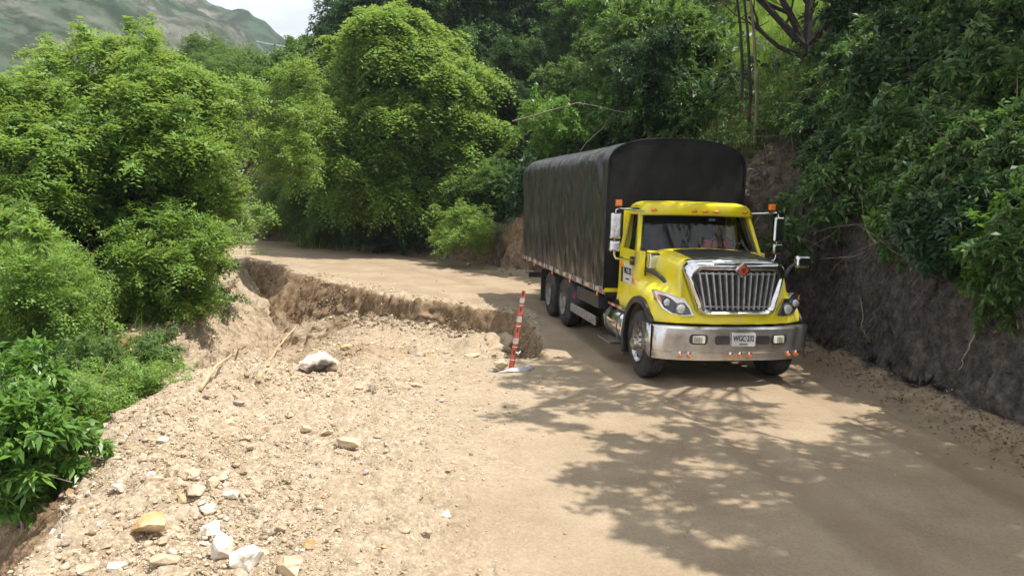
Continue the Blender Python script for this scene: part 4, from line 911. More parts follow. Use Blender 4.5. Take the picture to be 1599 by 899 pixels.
S = np.clip(rn.lognormal(-3.0, .6, len(P)), .02, .22); P[:, 2] += S*.05
scatter_solid('bank_stones', P, S, 316, 'bankstone', 'dark crumbly stones sticking out of the cut bank', cat='stones', nv=12)
# ------------------------------------------------------------------ marker post, its base and the stone beside it
mat('post_red', (.58, .10, .06), .55, col2=(.40, .075, .05), nscale=14); mat('bag_plastic', (.26, .25, .27), .5, col2=(.45, .43, .43), nscale=9, bump=.5, bscale=12)
bx0, by0 = gnd(798, 574); zb = tz(bx0, by0)
post = empty('marker_post', (bx0, by0, zb), 0, label='leaning red and white banded marker post at the edge of the hole', category='marker post')
post.rotation_euler = (.02, .125, .1)
Hh = 1.30
def post_r(z): return .044-.013*(z/Hh)
segs = [(0, .17, 'post_red', 0), (.17, .22, 'white_tape', 0), (.22, .30, 'post_red', 0), (.30, .35, 'white_tape', 0), (.35, .41, 'post_red', 0), (.41, .53, 'white_tape', 1), (.53, .57, 'white_tape', 0), (.57, .74, 'post_red', 0), (.74, .78, 'white_tape', 0), (.78, .89, 'white_tape', 1), (.89, .93, 'post_red', 0), (.93, 1.09, 'post_red', 0), (1.09, 1.19, 'white_tape', 1), (1.19, 1.23, 'post_red', 0), (1.23, 1.30, 'post_red', 0)]
MB().lathe([(0, .001), (0, .047), (.02, .044), (Hh-.03, .031), (Hh, .024), (Hh, .001)], (0, 0, 0), 'Z', 20).build('post_tube', 'post_red', post, smooth=True, angle=40)
for (z0, z1) in ((.17, .185), (.38, .395), (.44, .53), (.72, .735), (.79, .88), (1.06, 1.07), (1.10, 1.18)):
    MB().lathe([(z0, post_r(z0)+.003), (z0+.004, post_r(z0)+.006), (z1-.004, post_r(z1)+.006), (z1, post_r(z1)+.003)], (0, 0, 0), 'Z', 20, cap=False).build('reflective_band', 'white_tape', post, smooth=True)
for z0 in (.62, .96, .26, 1.205):
    MB().box((-.004, -post_r(z0)-.002, z0+.045), (.026, .014, .075)).build('slot', 'dark_frame', post, bevel=.006)
MB().tube([(.03, -.03, .30), (.08, -.05, .31), (.10, -.03, .34), (.06, -.04, .27)], .012, 6).build('tied_rag', 'fog_lens', post, smooth=True)
# folded plastic bag serving as the base
Gx, Gy = np.meshgrid(np.linspace(-1, 1, 26), np.linspace(-1, 1, 16), indexing='ij')
hh = (1-np.abs(Gx)**6)*(1-np.abs(Gy)**5)*.055*(.75+.25*Gx)*(1+.6*fbm(Gx, Gy, 0, 2.2, 3, 401)) + .014*np.sin(Gy*11+Gx*3)*(1-np.abs(Gx)**4)
Px = Gx*.22*(1-.25*Gy)+.12+.10*Gy+.02*fbm(Gx, Gy, 0, 1.5, 3, 402); Py = Gy*.14+.10*Gx-.04
A = np.stack([Px+bx0, Py+by0, zb+hh+.004], -1)
bag = MB().grid(A.tolist()).build('sandbag', 'bag_plastic', None, smooth=True, solid=.01, angle=70); tag(bag, 'flattened grey plastic bag weighing down the foot of the marker post', 'bag')
x_, y_ = gnd(783, 576); rock('rock', 44, (.32, .27, .25), (x_, y_), .3, 'rock_tan', 'squared tan rock propped against the foot of the marker post', 'loose rocks on the rubble', n=12, sink=.08)
x_, y_ = gnd(772, 577); rock('rock', 45, (.20, .14, .07), (x_-.02, y_+.05), .1, 'rock_grey', 'thin flat stone lying under the squared tan rock', 'loose rocks on the rubble', n=14, sink=.2)
mat('road_crust', (.30, .22, .14), .95, col2=(.44, .34, .23), nscale=4, bump=.8, bscale=25)
# broken slab in the hole
A = []
for i in range(16):
    row = []
    for j in range(12):
        u, v = i/15*2-1, j/11*2-1; row.append((u*(.46+.05*math.sin(5*v))+.05*v, v*(.50+.06*math.sin(4*u))+.05*math.sin(3*u), .02*(1-u*u*.6)+.08*v+.03*math.sin(7*u+3*v)))
    A.append(row)
sx_, sy_ = -.42, 16.2
slab = MB().grid([[(p[0]+sx_, p[1]+sy_, p[2]+tz(sx_, sy_)-.02) for p in r_] for r_ in A]).build('earth_slab', 'road_crust', None, smooth=True, solid=.09, angle=50)
tag(slab, 'tilted slab of road crust collapsed into the hole', 'slab')
# ------------------------------------------------------------------ canes, sticks and roots on the ground
def stick(name, pts, r, m, label, cat='stick', group=None, jit=.012, n=7, seed=0):
    rn = random.Random(seed); P = [np.array(p, float) for p in pts]; Q = []
    for a, b_ in zip(P[:-1], P[1:]):
        for q in np.linspace(0, 1, 7)[:-1]: Q.append(a+(b_-a)*q+np.array([rn.gauss(0, jit), rn.gauss(0, jit), rn.gauss(0, jit)]))
    Q.append(P[-1]); K = len(Q); o = MB().tube(Q, [r*(1-.55*i/(K-1)) for i in range(K)], n).build(name, m, None, smooth=True); return tag(o, label, cat, group)
def gp(px, py, up=.04):
    x, y, z = ray_ground(px, py, 4, 60); return (x, y, z+up)
stick('cane', [gp(402, 603, .08), gp(434, 560, .26), gp(462, 520, .16)], .035, 'cane', 'long split yellow cane lying across the rubble', seed=1)
stick('cane', [gp(310, 612), gp(345, 590, .2), gp(372, 562, .22), gp(386, 560, .2)], .026, 'cane', 'bent dry cane lying lower left of the split one', seed=2)
stick('stick', [gp(372, 560), gp(420, 535, .1), gp(458, 510, .12)], .02, 'twig', 'thin brown root bridging the head of the gully', seed=3, jit=.03)
stick('stick', [gp(92, 845), gp(100, 815, .1)], .012, 'twig', 'short dry twig upright on the bare drop', seed=4)
# ------------------------------------------------------------------ foliage
def nrm(a): return a/(np.linalg.norm(a, axis=-1, keepdims=True)+1e-9)
def leaf_geo(P, D, N, L, W, droop=.12, fold=.12):
    S = nrm(np.cross(D, N)); U = np.cross(S, D); L = np.asarray(L)[..., None]*np.ones((len(P), 1)); W = np.asarray(W)[..., None]*np.ones((len(P), 1))
    dn = np.array([0, 0, -1.])
    b = P; r = P+D*L*.42+S*W*.5+U*W*fold; t = P+D*L+dn*L*droop; l = P+D*L*.42-S*W*.5+U*W*fold
    return np.stack([b, r, t, l], 1).reshape(-1, 3)
def sprays(O, D, rn, kind, ls=1.):
    """O origins, D directions -> leaf vertices and a random value per leaf"""
    n = len(O)
    if kind == 'pinnate': K, Ll, Lw, step = 9, .085*ls, .042*ls, .036*ls
    elif kind == 'fine': K, Ll, Lw, step = 8, .055*ls, .026*ls, .028*ls
    elif kind == 'broad': K, Ll, Lw, step = 6, .15*ls, .065*ls, .035*ls
    elif kind == 'big': K, Ll, Lw, step = 7, .24*ls, .085*ls, .035*ls
    else: K, Ll, Lw, step = 5, .12*ls, .08*ls, .05*ls
    D = nrm(D); up = nrm(np.array([0, 0, 1.])+rn.normal(0, .35, (n, 3))); side = nrm(np.cross(D, up))
    Ps, Ds, Ns, rr_ = [], [], [], []; sr = rn.random(n)
    for j in range(K):
        sg = 1 if j % 2 else -1
        p = O+D*(step*j)+np.array([0, 0, -1.])*(step*j)**2*1.2
        if kind in ('pinnate', 'fine'): d = nrm(D*.45+side*sg+rn.normal(0, .18, (n, 3)))
        else:
            a = rn.uniform(0, 2*PI, n)[:, None]; d = nrm(D*.45+side*np.cos(a)+up*np.sin(a)*.45+np.array([0, 0, -.18]))
        Ps.append(p); Ds.append(d); Ns.append(nrm(up+rn.normal(0, .22, (n, 3)))); rr_.append(np.clip(.55*sr+.45*rn.random(n), 0, 1))
    P, D_, N = (np.concatenate(a) for a in (Ps, Ds, Ns)); sc_ = rn.uniform(.7, 1.25, len(P))
    return leaf_geo(P, D_, N, Ll*sc_, Lw*sc_), np.concatenate(rr_)
def clump_sprays(clumps, per, rn, flat=.75, shell=.45, shoots=1.):
    O, D = [], []
    for (x, y, z, r) in clumps:
        n = int(per*.64*(r/.7)**2); v = nrm(rn.normal(0, 1, (n, 3))); v[:, 2] = np.where(v[:, 2] < -.35, -v[:, 2]*.6, v[:, 2]); q = r*rn.random(n)**shell
        q *= 1+.25*np.sin(v[:, 0]*5+x*3)*np.cos(v[:, 1]*4+z*2)
        O.append(np.array([x, y, z])+v*q[:, None]*np.array([1, 1, flat])); D.append(nrm(v*np.array([1, 1, .35])+rn.normal(0, .35, (n, 3))+np.array([0, 0, .12])))
        for _ in range(int((3+5*r)*shoots)):      # long shoots that break the outline
            d = nrm(rn.normal(0, 1, 3)*np.array([1, 1, .8])+np.array([0, 0, .25])); L = r*rn.uniform(1.0, 1.9); q = np.repeat(np.linspace(.35, 1, 8), 3)[:, None]
            p = np.array([x, y, z])+d*q*L+np.array([0, 0, -1.])*(q*L)**2*.18+rn.normal(0, .045*(.5+r), (24, 3)); O.append(p); D.append(nrm(d+rn.normal(0, .6, (24, 3))))
    return np.concatenate(O), np.concatenate(D)
def foliage(name, clumps, per, kind, m, parent, seed, ls=1., flat=.75, shell=.45, bias=0., shoots=1.):
    rn = np.random.default_rng(seed); O, D = clump_sprays(clumps, per, rn, flat, shell, shoots); V, r_ = sprays(O, D, rn, kind, ls)
    return npmesh(name, V, np.arange(len(V)).reshape(-1, 4), m, parent, smooth=False, face_attr={'rnd': np.clip(r_+bias, 0, 1)})
def limbs(name, base, clumps, r0, m, parent, seed, split=.35, twigs=2, lean=(0, 0)):
    rn = random.Random(seed); base = np.array(base, float); cs = np.array([c[:3] for c in clumps]); cen = cs.mean(0); top = np.array([cen[0]+lean[0], cen[1]+lean[1], cs[:, 2].max()])
    mb = MB(); K = 9; axis = []
    for i in range(K):
        q = i/(K-1); p = base+(top-base)*q*.85; p[:2] += np.array([rn.gauss(0, 1), rn.gauss(0, 1)])*.05*np.linalg.norm(top-base)*.4*min(q*2, 1); axis.append(p)
    mb.tube(axis, [r0*(1-.82*(i/(K-1)))*(1.25 if i == 0 else 1) for i in range(K)], 9)
    for c in clumps:
        c = np.array(c[:3]); hz = (c[2]-base[2])/max(top[2]-base[2], .1); q = min(max(hz*.75-.12, split*.4), .92); f = q*(K-1); i = int(f); a = axis[i]+(axis[min(i+1, K-1)]-axis[i])*(f-i)
        L = np.linalg.norm(c-a); rr_ = max(r0*(1-.82*q)*.45, .012); mid = (a+c)/2+np.array([rn.gauss(0, .07), rn.gauss(0, .07), rn.uniform(.0, .12)])*L
        pts = [a, a*.45+mid*.55, mid, mid*.5+c*.5+np.array([0, 0, .03*L]), c]; mb.tube(pts, [rr_, rr_*.8, rr_*.62, rr_*.42, rr_*.2], 6, cap=False)
        for _ in range(twigs):
            e_ = c+np.array([rn.gauss(0, .3), rn.gauss(0, .3), rn.gauss(0, .2)]); mb.tube([mid*.4+c*.6, (c+e_)/2, e_], [rr_*.32, rr_*.22, .005], 4, cap=False)
    return mb.build(name, m, parent, smooth=True)
def tree(name, label, cat, base, clumps, kind, m, seed, r0=.14, per=150, ls=1., group=None, bark='bark', twigs=2, flat=.75, trunk='trunk', crown='crown', lean=(0, 0), shell=.45, bias=0., shoots=1.):
    b = np.array(base, float); root = empty(name, tuple(b), 0, label=label, category=cat, group=group)
    cl = [(c[0]-b[0], c[1]-b[1], c[2]-b[2], c[3]) for c in clumps]
    limbs(trunk, (0, 0, -.25), cl, r0, bark, root, seed, twigs=twigs, lean=lean)
    foliage(crown, cl, per, kind, m, root, seed+1, ls, flat, shell, bias, shoots)
    return root
def blob(seed, cx, cy, ax, ay, n, y, dy, r, edge=.85):
    """branch ends spread through an ellipsoid seen at the picture's place, at distance y +- dy"""
    rn = np.random.default_rng(seed); out = []
    while len(out) < n:
        u = rn.uniform(-1, 1, 3)
        if (u**2).sum() > 1: continue
        u = u/np.linalg.norm(u)*np.linalg.norm(u)**(.55)
        p = dep(cx+ax*u[0]*edge, cy+ay*u[1]*edge, y+dy*u[2]); out.append((p[0], p[1], p[2], r*rn.uniform(.75, 1.3)))
    return out
def base_at(x, y): return (x, y, tz(x, y))
# --- trees below and beyond the left edge
tree('broad_tree', 'large bright green feathery tree rising below the road edge, widest of the left trees', 'tree', base_at(-9.2, 18.5), blob(1, 215, 212, 165, 152, 76, 18.5, 2.6, .5, 1.0)+blob(2, 255, 250, 88, 150, 32, 19.5, 1.5, .48, 1)+blob(201, 230, 330, 150, 110, 26, 19, 1.5, .5, 1), 'pinnate', 'leaf_bright', 500, .17, 190, 1.3, bark='bark_dark')
tree('broad_tree', 'mid green tree at the left margin, standing before the widest tree', 'tree', base_at(-11.8, 16), blob(3, 20, 300, 110, 175, 56, 16, 1.8, .5, 1)+blob(301, 50, 190, 60, 60, 12, 16.5, 1, .42, 1), 'pinnate', 'leaf_bright', 510, .12, 170, 1.2, bark='bark_dark')
tree('broad_tree', 'pale green airy tree between the widest left tree and the bend', 'tree', base_at(-12.0, 27), blob(5, 448, 185, 40, 95, 20, 26.5, 1.6, .5, 1), 'fine', 'leaf_bright', 520, .11, 200, 1.9, bark='bark')
tree('broad_tree', 'dark leafed low tree under the widest left tree', 'tree', base_at(-9.4, 18.2), blob(7, 180, 430, 150, 100, 56, 18.4, 1.6, .52, 1), 'broad', 'leaf_mid', 530, .10, 95, .75, bark='bark_dark')
tree('broad_tree', 'low yellow green tree at the left margin below the mid green one', 'tree', base_at(-9.5, 13), blob(8, 40, 470, 100, 100, 40, 13, 1.4, .42, 1), 'fine', 'leaf_bright', 535, .08, 170, 1.2, bark='bark_dark')
tree('bush', 'bright green bush overhanging the crumbled earth at the head of the slump', 'bush', base_at(-7.3, 16.0), blob(9, 262, 412, 88, 84, 62, 15.9, 1.2, .33, 1), 'pinnate', 'leaf_bright', 540, .05, 200, 1.0)
# --- the big tree over the bend and what stands round it
tree('broad_tree', 'tall bright green tree leaning over the bend, crown like a dome', 'tree', base_at(-4.9, 36.6), blob(11, 640, 170, 115, 150, 84, 33.5, 2.6, .72, 1)+blob(12, 560, 225, 80, 85, 34, 33, 2.0, .62, 1)+blob(121, 720, 245, 55, 95, 34, 33, 2, .7, 1)+blob(122, 600, 60, 60, 45, 12, 33, 2, .6, 1), 'pinnate', 'leaf_bright', 550, .20, 200, 2.2, bark='bark_dark')
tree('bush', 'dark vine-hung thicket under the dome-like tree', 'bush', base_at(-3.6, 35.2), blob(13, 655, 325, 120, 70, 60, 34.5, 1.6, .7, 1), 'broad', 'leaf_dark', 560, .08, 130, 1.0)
tree('bush', 'grey green bush right of the dark thicket, above the orange cut', 'bush', base_at(-1.4, 32.0), blob(14, 748, 305, 46, 52, 30, 31.0, 1.4, .55, 1), 'fine', 'leaf_mid', 565, .06, 210, 1.8)
tree('bush', 'pale grassy bush low at the end of the dark thicket', 'bush', base_at(-.3, 29.3), blob(15, 728, 350, 26, 30, 8, 28.6, 1., .5), 'fine', 'leaf_bright', 567, .04, 210, 1.5)
tree('bush', 'mid green bank bush left of the dark thicket', 'bush', base_at(-8.4, 37.6), blob(16, 500, 305, 85, 75, 54, 36.5, 1.8, .75, 1), 'fine', 'leaf_mid', 570, .07, 200, 1.9)
tree('bush', 'yellowish bush beside the pale cut face at the bend', 'bush', base_at(-11.6, 39.4), blob(17, 448, 290, 42, 80, 30, 38.5, 1.5, .7, 1), 'fine', 'leaf_bright', 575, .06, 190, 2.0, bark='twig')
tree('broad_tree', 'pale green tree behind the left end of the dome-like tree', 'tree', base_at(-12.8, 43.5), blob(18, 462, 155, 66, 74, 36, 42.5, 2, .95, 1), 'broad', 'leaf_mid', 580, .14, 110, 1.35)
tree('broad_tree', 'dark tree against the sky at the top of the spur', 'tree', base_at(-11.5, 49), blob(19, 528, 85, 34, 50, 26, 48, 2, 1.1), 'broad', 'leaf_dark', 585, .16, 130, 1.4)
tree('broad_tree', 'dark crown reaching the frame top above the dome-like tree', 'tree', base_at(-8.2, 47), blob(20, 605, 20, 70, 60, 26, 45, 2.2, 1.4), 'broad', 'leaf_dark', 588, .18, 120, 1.4)
for k, (cx, cy, ax, ay, yy, nn_, lab) in enumerate([(390, 122, 60, 34, 52, 16, 'distant light green tree left of the spur against the far mountain'), (330, 95, 60, 30, 60, 14, 'farthest light green tree behind the widest left tree')]):
    p = dep(cx, cy+ay, yy); tree('broad_tree', lab, 'tree', base_at(p[0], yy), blob(21+k, cx, cy, ax, ay, nn_, yy, 2, 1.3), 'fine', 'leaf_mid', 590+k*3, .15, 170, 2.4)
# --- forest on the shaded hill: a few kinds, copied
def kind_tree(seed, m, kind, h, rad, n, per, ls, label):
    rn = np.random.default_rng(seed); cl = []
    for i in range(n):
        a = rn.uniform(0, 2*PI); q = rn.random()**.5; zz = rn.uniform(.28, 1.); wdt = rad*math.sin(min(zz*1.25, 1)*PI*.62+.3)
        cl.append((q*wdt*math.cos(a), q*wdt*math.sin(a), zz*h, rad*.36*rn.uniform(.8, 1.3)))
    return tree('hill_tree', label, 'tree', (0, 0, 0), cl, kind, m, seed, .13, per, ls, bark='bark_dark')
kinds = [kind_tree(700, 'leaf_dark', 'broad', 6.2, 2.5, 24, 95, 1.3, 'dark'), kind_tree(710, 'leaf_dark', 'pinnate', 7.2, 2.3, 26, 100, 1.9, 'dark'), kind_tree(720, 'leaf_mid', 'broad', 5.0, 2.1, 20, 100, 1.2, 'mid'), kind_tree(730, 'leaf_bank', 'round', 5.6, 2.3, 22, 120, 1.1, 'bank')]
desc = ['dark broad-leaved tree in the shaded forest above the bend', 'dark feathery tree in the shaded forest above the bend', 'mid green tree in the forest on the hillside', 'blue green tree in the forest on the hillside']
rn = np.random.default_rng(77); placed = []; used = set(); tries = 0
while len(placed) < 46 and tries < 6000:
    tries += 1
    px, py = rn.uniform(470, 1160), rn.uniform(-330, 235); p = ray_ground(px, py, 20, 72)
    if p is None: continue
    x, y, z = p
    if any((x-a)**2+(y-b_)**2 < 2.1**2 for a, b_ in placed): continue
    if y < 24 or px > 1050: continue
    if px < 860 and y < 34: continue
    k = int(rn.choice(4, p=[.36, .26, .2, .18])) if px < 900 else int(rn.choice(4, p=[.15, .15, .4, .3]))
    s_ = rn.uniform(.75, 1.2)*(1.0 if py < 120 else .62)
    if k in used: o = dup(kinds[k])
    else: o = kinds[k]; used.add(k)
    o.location = (x, y, z-.2); o.rotation_euler = (rn.uniform(-.08, .08), rn.uniform(-.08, .08), rn.uniform(0, 6.28)); o.scale = (s_, s_, s_*rn.uniform(.9, 1.15)); dl = desc[k].split(' in the ')[0]; wh = ('at the frame top' if py-40 < 0 else 'halfway up the hill')+(' left of the dome-like tree' if px < 560 else (' behind the dome-like tree' if px < 800 else ' behind the load body'))
    o['label'] = dl+' '+wh; o['group'] = 'forest trees, '+dl+' '+wh; placed.append((x, y))
for k in range(4):
    if k not in used: kinds[k].location = (14+k*4, 50, tz(14+k*4, 50)); kinds[k]['label'] = desc[k]
# lighter trees right behind the load body
tree('broad_tree', 'light green small tree above the rear of the load body', 'tree', base_at(1.9, 28.5), blob(31, 905, 190, 75, 50, 40, 26.8, 1.4, .55, 1), 'broad', 'leaf_big', 600, .07, 85, .8)
tree('broad_tree', 'airy green tree above the middle of the load body', 'tree', base_at(5.2, 29), blob(32, 1030, 85, 85, 85, 56, 27.5, 2, .65, 1), 'broad', 'leaf_mid', 610, .10, 75, .95)
tree('broad_tree', 'loose dark bush with drooping twigs over the front of the load body', 'tree', base_at(5.3, 25), blob(33, 1060, 175, 95, 34, 22, 24.2, 1.4, .6), 'broad', 'leaf_bank', 620, .06, 90, .8)
tree('broad_tree', 'bright green crown at the frame top left of the grassy slope', 'tree', base_at(4.2, 32), blob(34, 985, 20, 70, 45, 22, 30, 2, .9), 'broad', 'leaf_big', 630, .10, 75, 1.0)
# --- dark bare-limbed tree on the grassy slope
dx_, dy_ = dep(1256, 120, 21.5)[:2]; zb_ = float(dep(1256, 120, 21.5)[2]); zt_ = tz(dx_, dy_)
dt = empty('dark_limbed_tree', (float(dx_), float(dy_), zt_), 0, label='black limbed tree forking low on the sunlit grassy slope', category='tree')
mb = MB(); B = np.array([0, 0, -.2]); h0 = max(zb_-zt_, .2)
F0 = np.array([.0, 0, h0+.55]); mb.tube([B, (0, 0, h0*.5), F0], [.26, .22, .20], 10)
rnb = random.Random(9)
def limb(a, d, L, r, depth):
    P = [np.array(a)]; d = np.array(d, float)
    for i in range(5):
        d = d+np.array([rnb.gauss(0, .12), rnb.gauss(0, .12), rnb.gauss(0.03, .08)]); d /= np.linalg.norm(d); P.append(P[-1]+d*L/5)
    mb.tube(P, [r*(1-.12*i) for i in range(6)], 7 if depth < 2 else 5, cap=False)
    if depth < 3:
        for i in (2, 3, 4, 5):
            if rnb.random() < .85: dd = d+np.array([rnb.gauss(0, .55), rnb.gauss(0, .55), rnb.gauss(.15, .35)]); limb(P[i], dd/np.linalg.norm(dd), L*.62, r*.5, depth+1)
limb(F0, (-.75, 0, .55), 2.4, .12, 0); limb(F0, (-.35, .1, .9), 2.6, .12, 0); limb(F0, (.05, 0, 1), 2.8, .14, 0); limb(F0, (.62, -.1, .75), 2.6, .12, 0); limb(F0-np.array([0, 0, .3]), (-.85, .1, .35), 2.0, .08, 1); limb(F0-np.array([0, 0, .1]), (-.6, -.2, .6), 2.2, .08, 0); limb(F0, (.3, .2, .9), 2.4, .08, 0); limb(F0-np.array([0, 0, .2]), (.8, -.1, .2), 1.6, .05, 1)
mb.build('trunk', 'bark_dark', dt, smooth=True)
foliage('crown', [(rnb.uniform(-2.6, 2.4), rnb.uniform(-1.5, 1.5), h0+rnb.uniform(3.4, 5.0), .6) for _ in range(9)], 70, 'pinnate', 'leaf_dark', dt, 641, 1.2)
for k, (px, pt, pb, yy) in enumerate([(1172, -40, 150, 20.5), (1160, -40, 120, 21.2), (1182, -40, 165, 19.8)]):
    a, b_ = dep(px, pb, yy), dep(px-14, pt, yy); m_ = (a+b_)/2+np.array([.05, 0, 0]); o = MB().tube([a-np.array([0, 0, 1.0]), a, m_, b_, b_+np.array([-.1, 0, 1.5])], [.05, .045, .035, .03, .02], 7).build('sapling', 'bark' if k == 2 else 'bark_dark', None, smooth=True)
    tag(o, ['thin dark sapling stem left of the black limbed tree, middle of three', 'thinnest dark sapling stem farthest from the black limbed tree', 'pale barked sapling stem nearest the black limbed tree'][k], 'sapling')
# --- tall trees on top of the right bank whose crowns reach over the road (their shade falls on the truck and the foreground)
def over(px, py, h, r, gz=0.):
    x, y = gnd(px, py, gz); k = h/SUN[2]; return (x+SUN[0]*k, y+SUN[1]*k, gz+h, r)
rs = np.random.default_rng(12)
det = [(941,694,.3),(978,705,.36),(930,742,.26),(965,740,.3),(1000,730,.42),(1015,763,.42),(1040,745,.4),(952,790,.3),(989,812,.28),(1020,828,.28),(1060,835,.3),(1092,808,.3),(1055,700,.4),(1100,690,.45),(1095,660,.42),(1150,700,.5),(1175,735,.5),(1228,742,.5),(1153,765,.42),(1110,775,.35),(1281,752,.5),(1334,778,.5),(1195,821,.32),(1175,845,.3),(1164,875,.34),(1228,865,.42),(1280,850,.4),(1215,890,.4),(1300,890,.4),(1340,840,.45),
  (830,598,.28),(877,620,.30),(909,636,.30),(819,640,.24),(795,653,.2),(845,667,.22),(925,600,.42),(962,622,.38),(890,588,.34),(1030,622,.36),(860,575,.36),(1000,640,.3),(1060,640,.35),(1110,630,.4),(1160,650,.45),(1000,690,.3)]
clA = [over(px, py, 8.6+rs.uniform(-.5, .9), r*.84) for px, py, r in det if py > 655]
clB = [over(px, py, 9.6+rs.uniform(-.5, .9), r) for px, py, r in det if py <= 655]
for px in range(1220, 1720, 44):
    for py in range(640, 960, 34):
        if px-1220 > (py-640)*.35-40 and rs.random() < (.28 if px < 1440 else .62): clA.append(over(px+rs.uniform(-16, 16), py+rs.uniform(-12, 12), 9.2+rs.uniform(-.7, 1.2), .55))
for x in np.arange(.7, 6.6, .95):
    for y in np.arange(11.6, 22, 1.0):
        if x < 1.5 and y > 15: continue
        if rs.random() < .80: clB.append((x+rs.uniform(-.3, .3)+SUN[0]*10.2/SUN[2], y+rs.uniform(-.3, .3)+SUN[1]*10.2/SUN[2], 10.2+rs.uniform(-.6, 1.2)+max(0, y-15)*.25, .62))
tree('shade_tree', 'spreading tree on top of the black cut bank, its boughs above the near road', 'tree', base_at(9.6, 6.5), clA, 'broad', 'leaf_mid', 650, .24, 150, .95, bark='bark_dark', twigs=1, flat=.5, shell=.5, shoots=.3)
tree('shade_tree', 'spreading tree on the bank beside the truck, its boughs above the cab', 'tree', base_at(9.4, 15.0), clB, 'broad', 'leaf_mid', 655, .24, 140, .95, bark='bark_dark', twigs=1, flat=.5, shell=.5, shoots=.3)
# --- shrubs on the right bank
def shrub_proto(seed, m, kind, r, n, per, ls):
    rn = np.random.default_rng(seed); cl = [(rn.normal(0, r*.42), rn.normal(-.15, r*.30), abs(rn.normal(r*.5, r*.35)), r*.42) for _ in range(n)]
    root = empty('bank_shrub', (0, 0, 0), 0, label='x', category='shrub'); limbs('stems', (0, 0, -.2), cl, .02, 'twig', root, seed, twigs=1); foliage('leaves', cl, per, kind, m, root, seed+1, ls); return root
sp_ = [shrub_proto(800, 'leaf_bank', 'broad', .75, 8, 110, .85), shrub_proto(810, 'leaf_bank', 'big', .7, 7, 60, .70), shrub_proto(820, 'leaf_mid', 'broad', .6, 7, 110, .7), shrub_proto(830, 'leaf_dark', 'broad', .8, 8, 120, .9), shrub_proto(840, 'leaf_big', 'big', .6, 6, 60, .65)]
sdesc = ['green broad-leaved shrub hanging on the right bank', 'long-leaved shrub drooping from the right bank', 'small mid green shrub on the right bank', 'dark leafy shrub in the shade of the right bank', 'fresh light green shrub on the right bank']
rn = np.random.default_rng(99); cnt = 0; used = set(); pts = []; tries = 0
while cnt < 150 and tries < 3000:
    tries += 1
    px, py = rn.uniform(1170, 1640), rn.uniform(-30, 500)
    low = np.interp(px, [1170, 1250, 1285, 1300, 1340, 1420, 1500, 1640], [165, 190, 200, 265, 345, 385, 430, 470])
    if py > low: continue
    if 1080 < px < 1380 and py < np.interp(px, [1100, 1180, 1250, 1330, 1380], [170, 205, 190, 140, 40]): continue
    p = ray_ground(px, py, 6, 40)
    if p is None: continue
    x, y, z = p
    if any((x-a)**2+(y-b_)**2+(z-c_)**2 < .42**2 for a, b_, c_ in pts): continue
    pts.append(p); k = int(rn.choice(5, p=[.30, .2, .2, .18, .12])); s_ = rn.uniform(.65, 1.15)*np.interp(y, [7, 20], [.75, 1.3])*(.6 if 1120 < px < 1350 and py < 300 else 1)
    if k in used: o = dup(sp_[k])
    else: o = sp_[k]; used.add(k)
    o.location = (x-.06, y, z-.05); o.rotation_euler = (rn.uniform(-.2, .2), rn.uniform(-.7, -.25), rn.uniform(-.6, .6)); o.scale = (s_,)*3; lb = sdesc[k].split(' on the right bank')[0].split(' hanging on')[0].split(' drooping from')[0].split(' in the shade')[0]
    hv = 'at the frame top' if py < 70 else ('high' if py < 170 else ('midway up' if py < 290 else 'low')); hh_ = 'above the cab' if px < 1250 else ('right of the cab' if px < 1370 else ('above the black rock' if px < 1500 else 'by the right frame edge'))
    o['label'] = lb+' '+hv+' on the bank '+hh_; o['group'] = lb.replace('shrub', 'shrubs')+' '+hv+' on the bank '+hh_; cnt += 1
# --- low undergrowth over the slopes: uncountable leaves
def undergrowth(name, n, fn, seed, kind, m, ls, r0, r1, a0, a1, label, lift=.25):
    rn = np.random.default_rng(seed); r = np.exp(rn.uniform(math.log(r0), math.log(r1), n)); a = np.radians(rn.uniform(a0, a1, n)); x, y = r*np.sin(a), r*np.cos(a)
    z, dL, dB, sB, ins, bowl, rub = tcache(x, y); k = rn.random(n) < fn(x, y, z, dL, dB, sB); x, y, z = x[k], y[k], z[k]
    nm = fbm(x, y, z, .8, 3, seed); h_ = rn.random(len(x))*lift*(1+1.2*nm)*np.clip(np.hypot(x, y)/14, .8, 2.5)
    e = .05; gx = (tzs(x+e, y)-z)/e; gy = (tzs(x, y+e)-z)/e; N = nrm(np.stack([-gx, -gy, np.ones_like(x)], 1))
    O = np.stack([x, y, z], 1)+N*h_[:, None]; D = nrm(N*.6+rn.normal(0, .5, (len(x), 3))+np.array([0, 0, .2]))
    sc_ = 1.; V, r_ = sprays(O, D, rn, kind, ls); return tag(npmesh(name, V, np.arange(len(V)).reshape(-1, 4), m, smooth=False, face_attr={'rnd': r_}), label, 'undergrowth', kind='stuff')
vz = lambda sB: np.interp(sB, [0, 27, 34, 39, 42, 50, 54, 60, 100], [3.1, 3.3, 2.6, 1.3, .6, .4, 2.0, 5.0, 5])+1.3*np.exp(-((sB-23.5)/2.6)**4)
notgrass = lambda x, y: 1-np.exp(-(((x-10.2)/5.0)**4+((y-27.0)/7.0)**4))
undergrowth('undergrowth', 75000, lambda x, y, z, dL, dB, sB: (dB > .1)*sstep(-.4, .4, z-vz(sB)+fbm(x, y, 0, 1., 3, 850)*.9)*notgrass(x, y)*.9, 851, 'broad', 'leaf_bank', .8, 9, 26, 5, 60, 'dense green undergrowth covering the top of the right bank', .35)
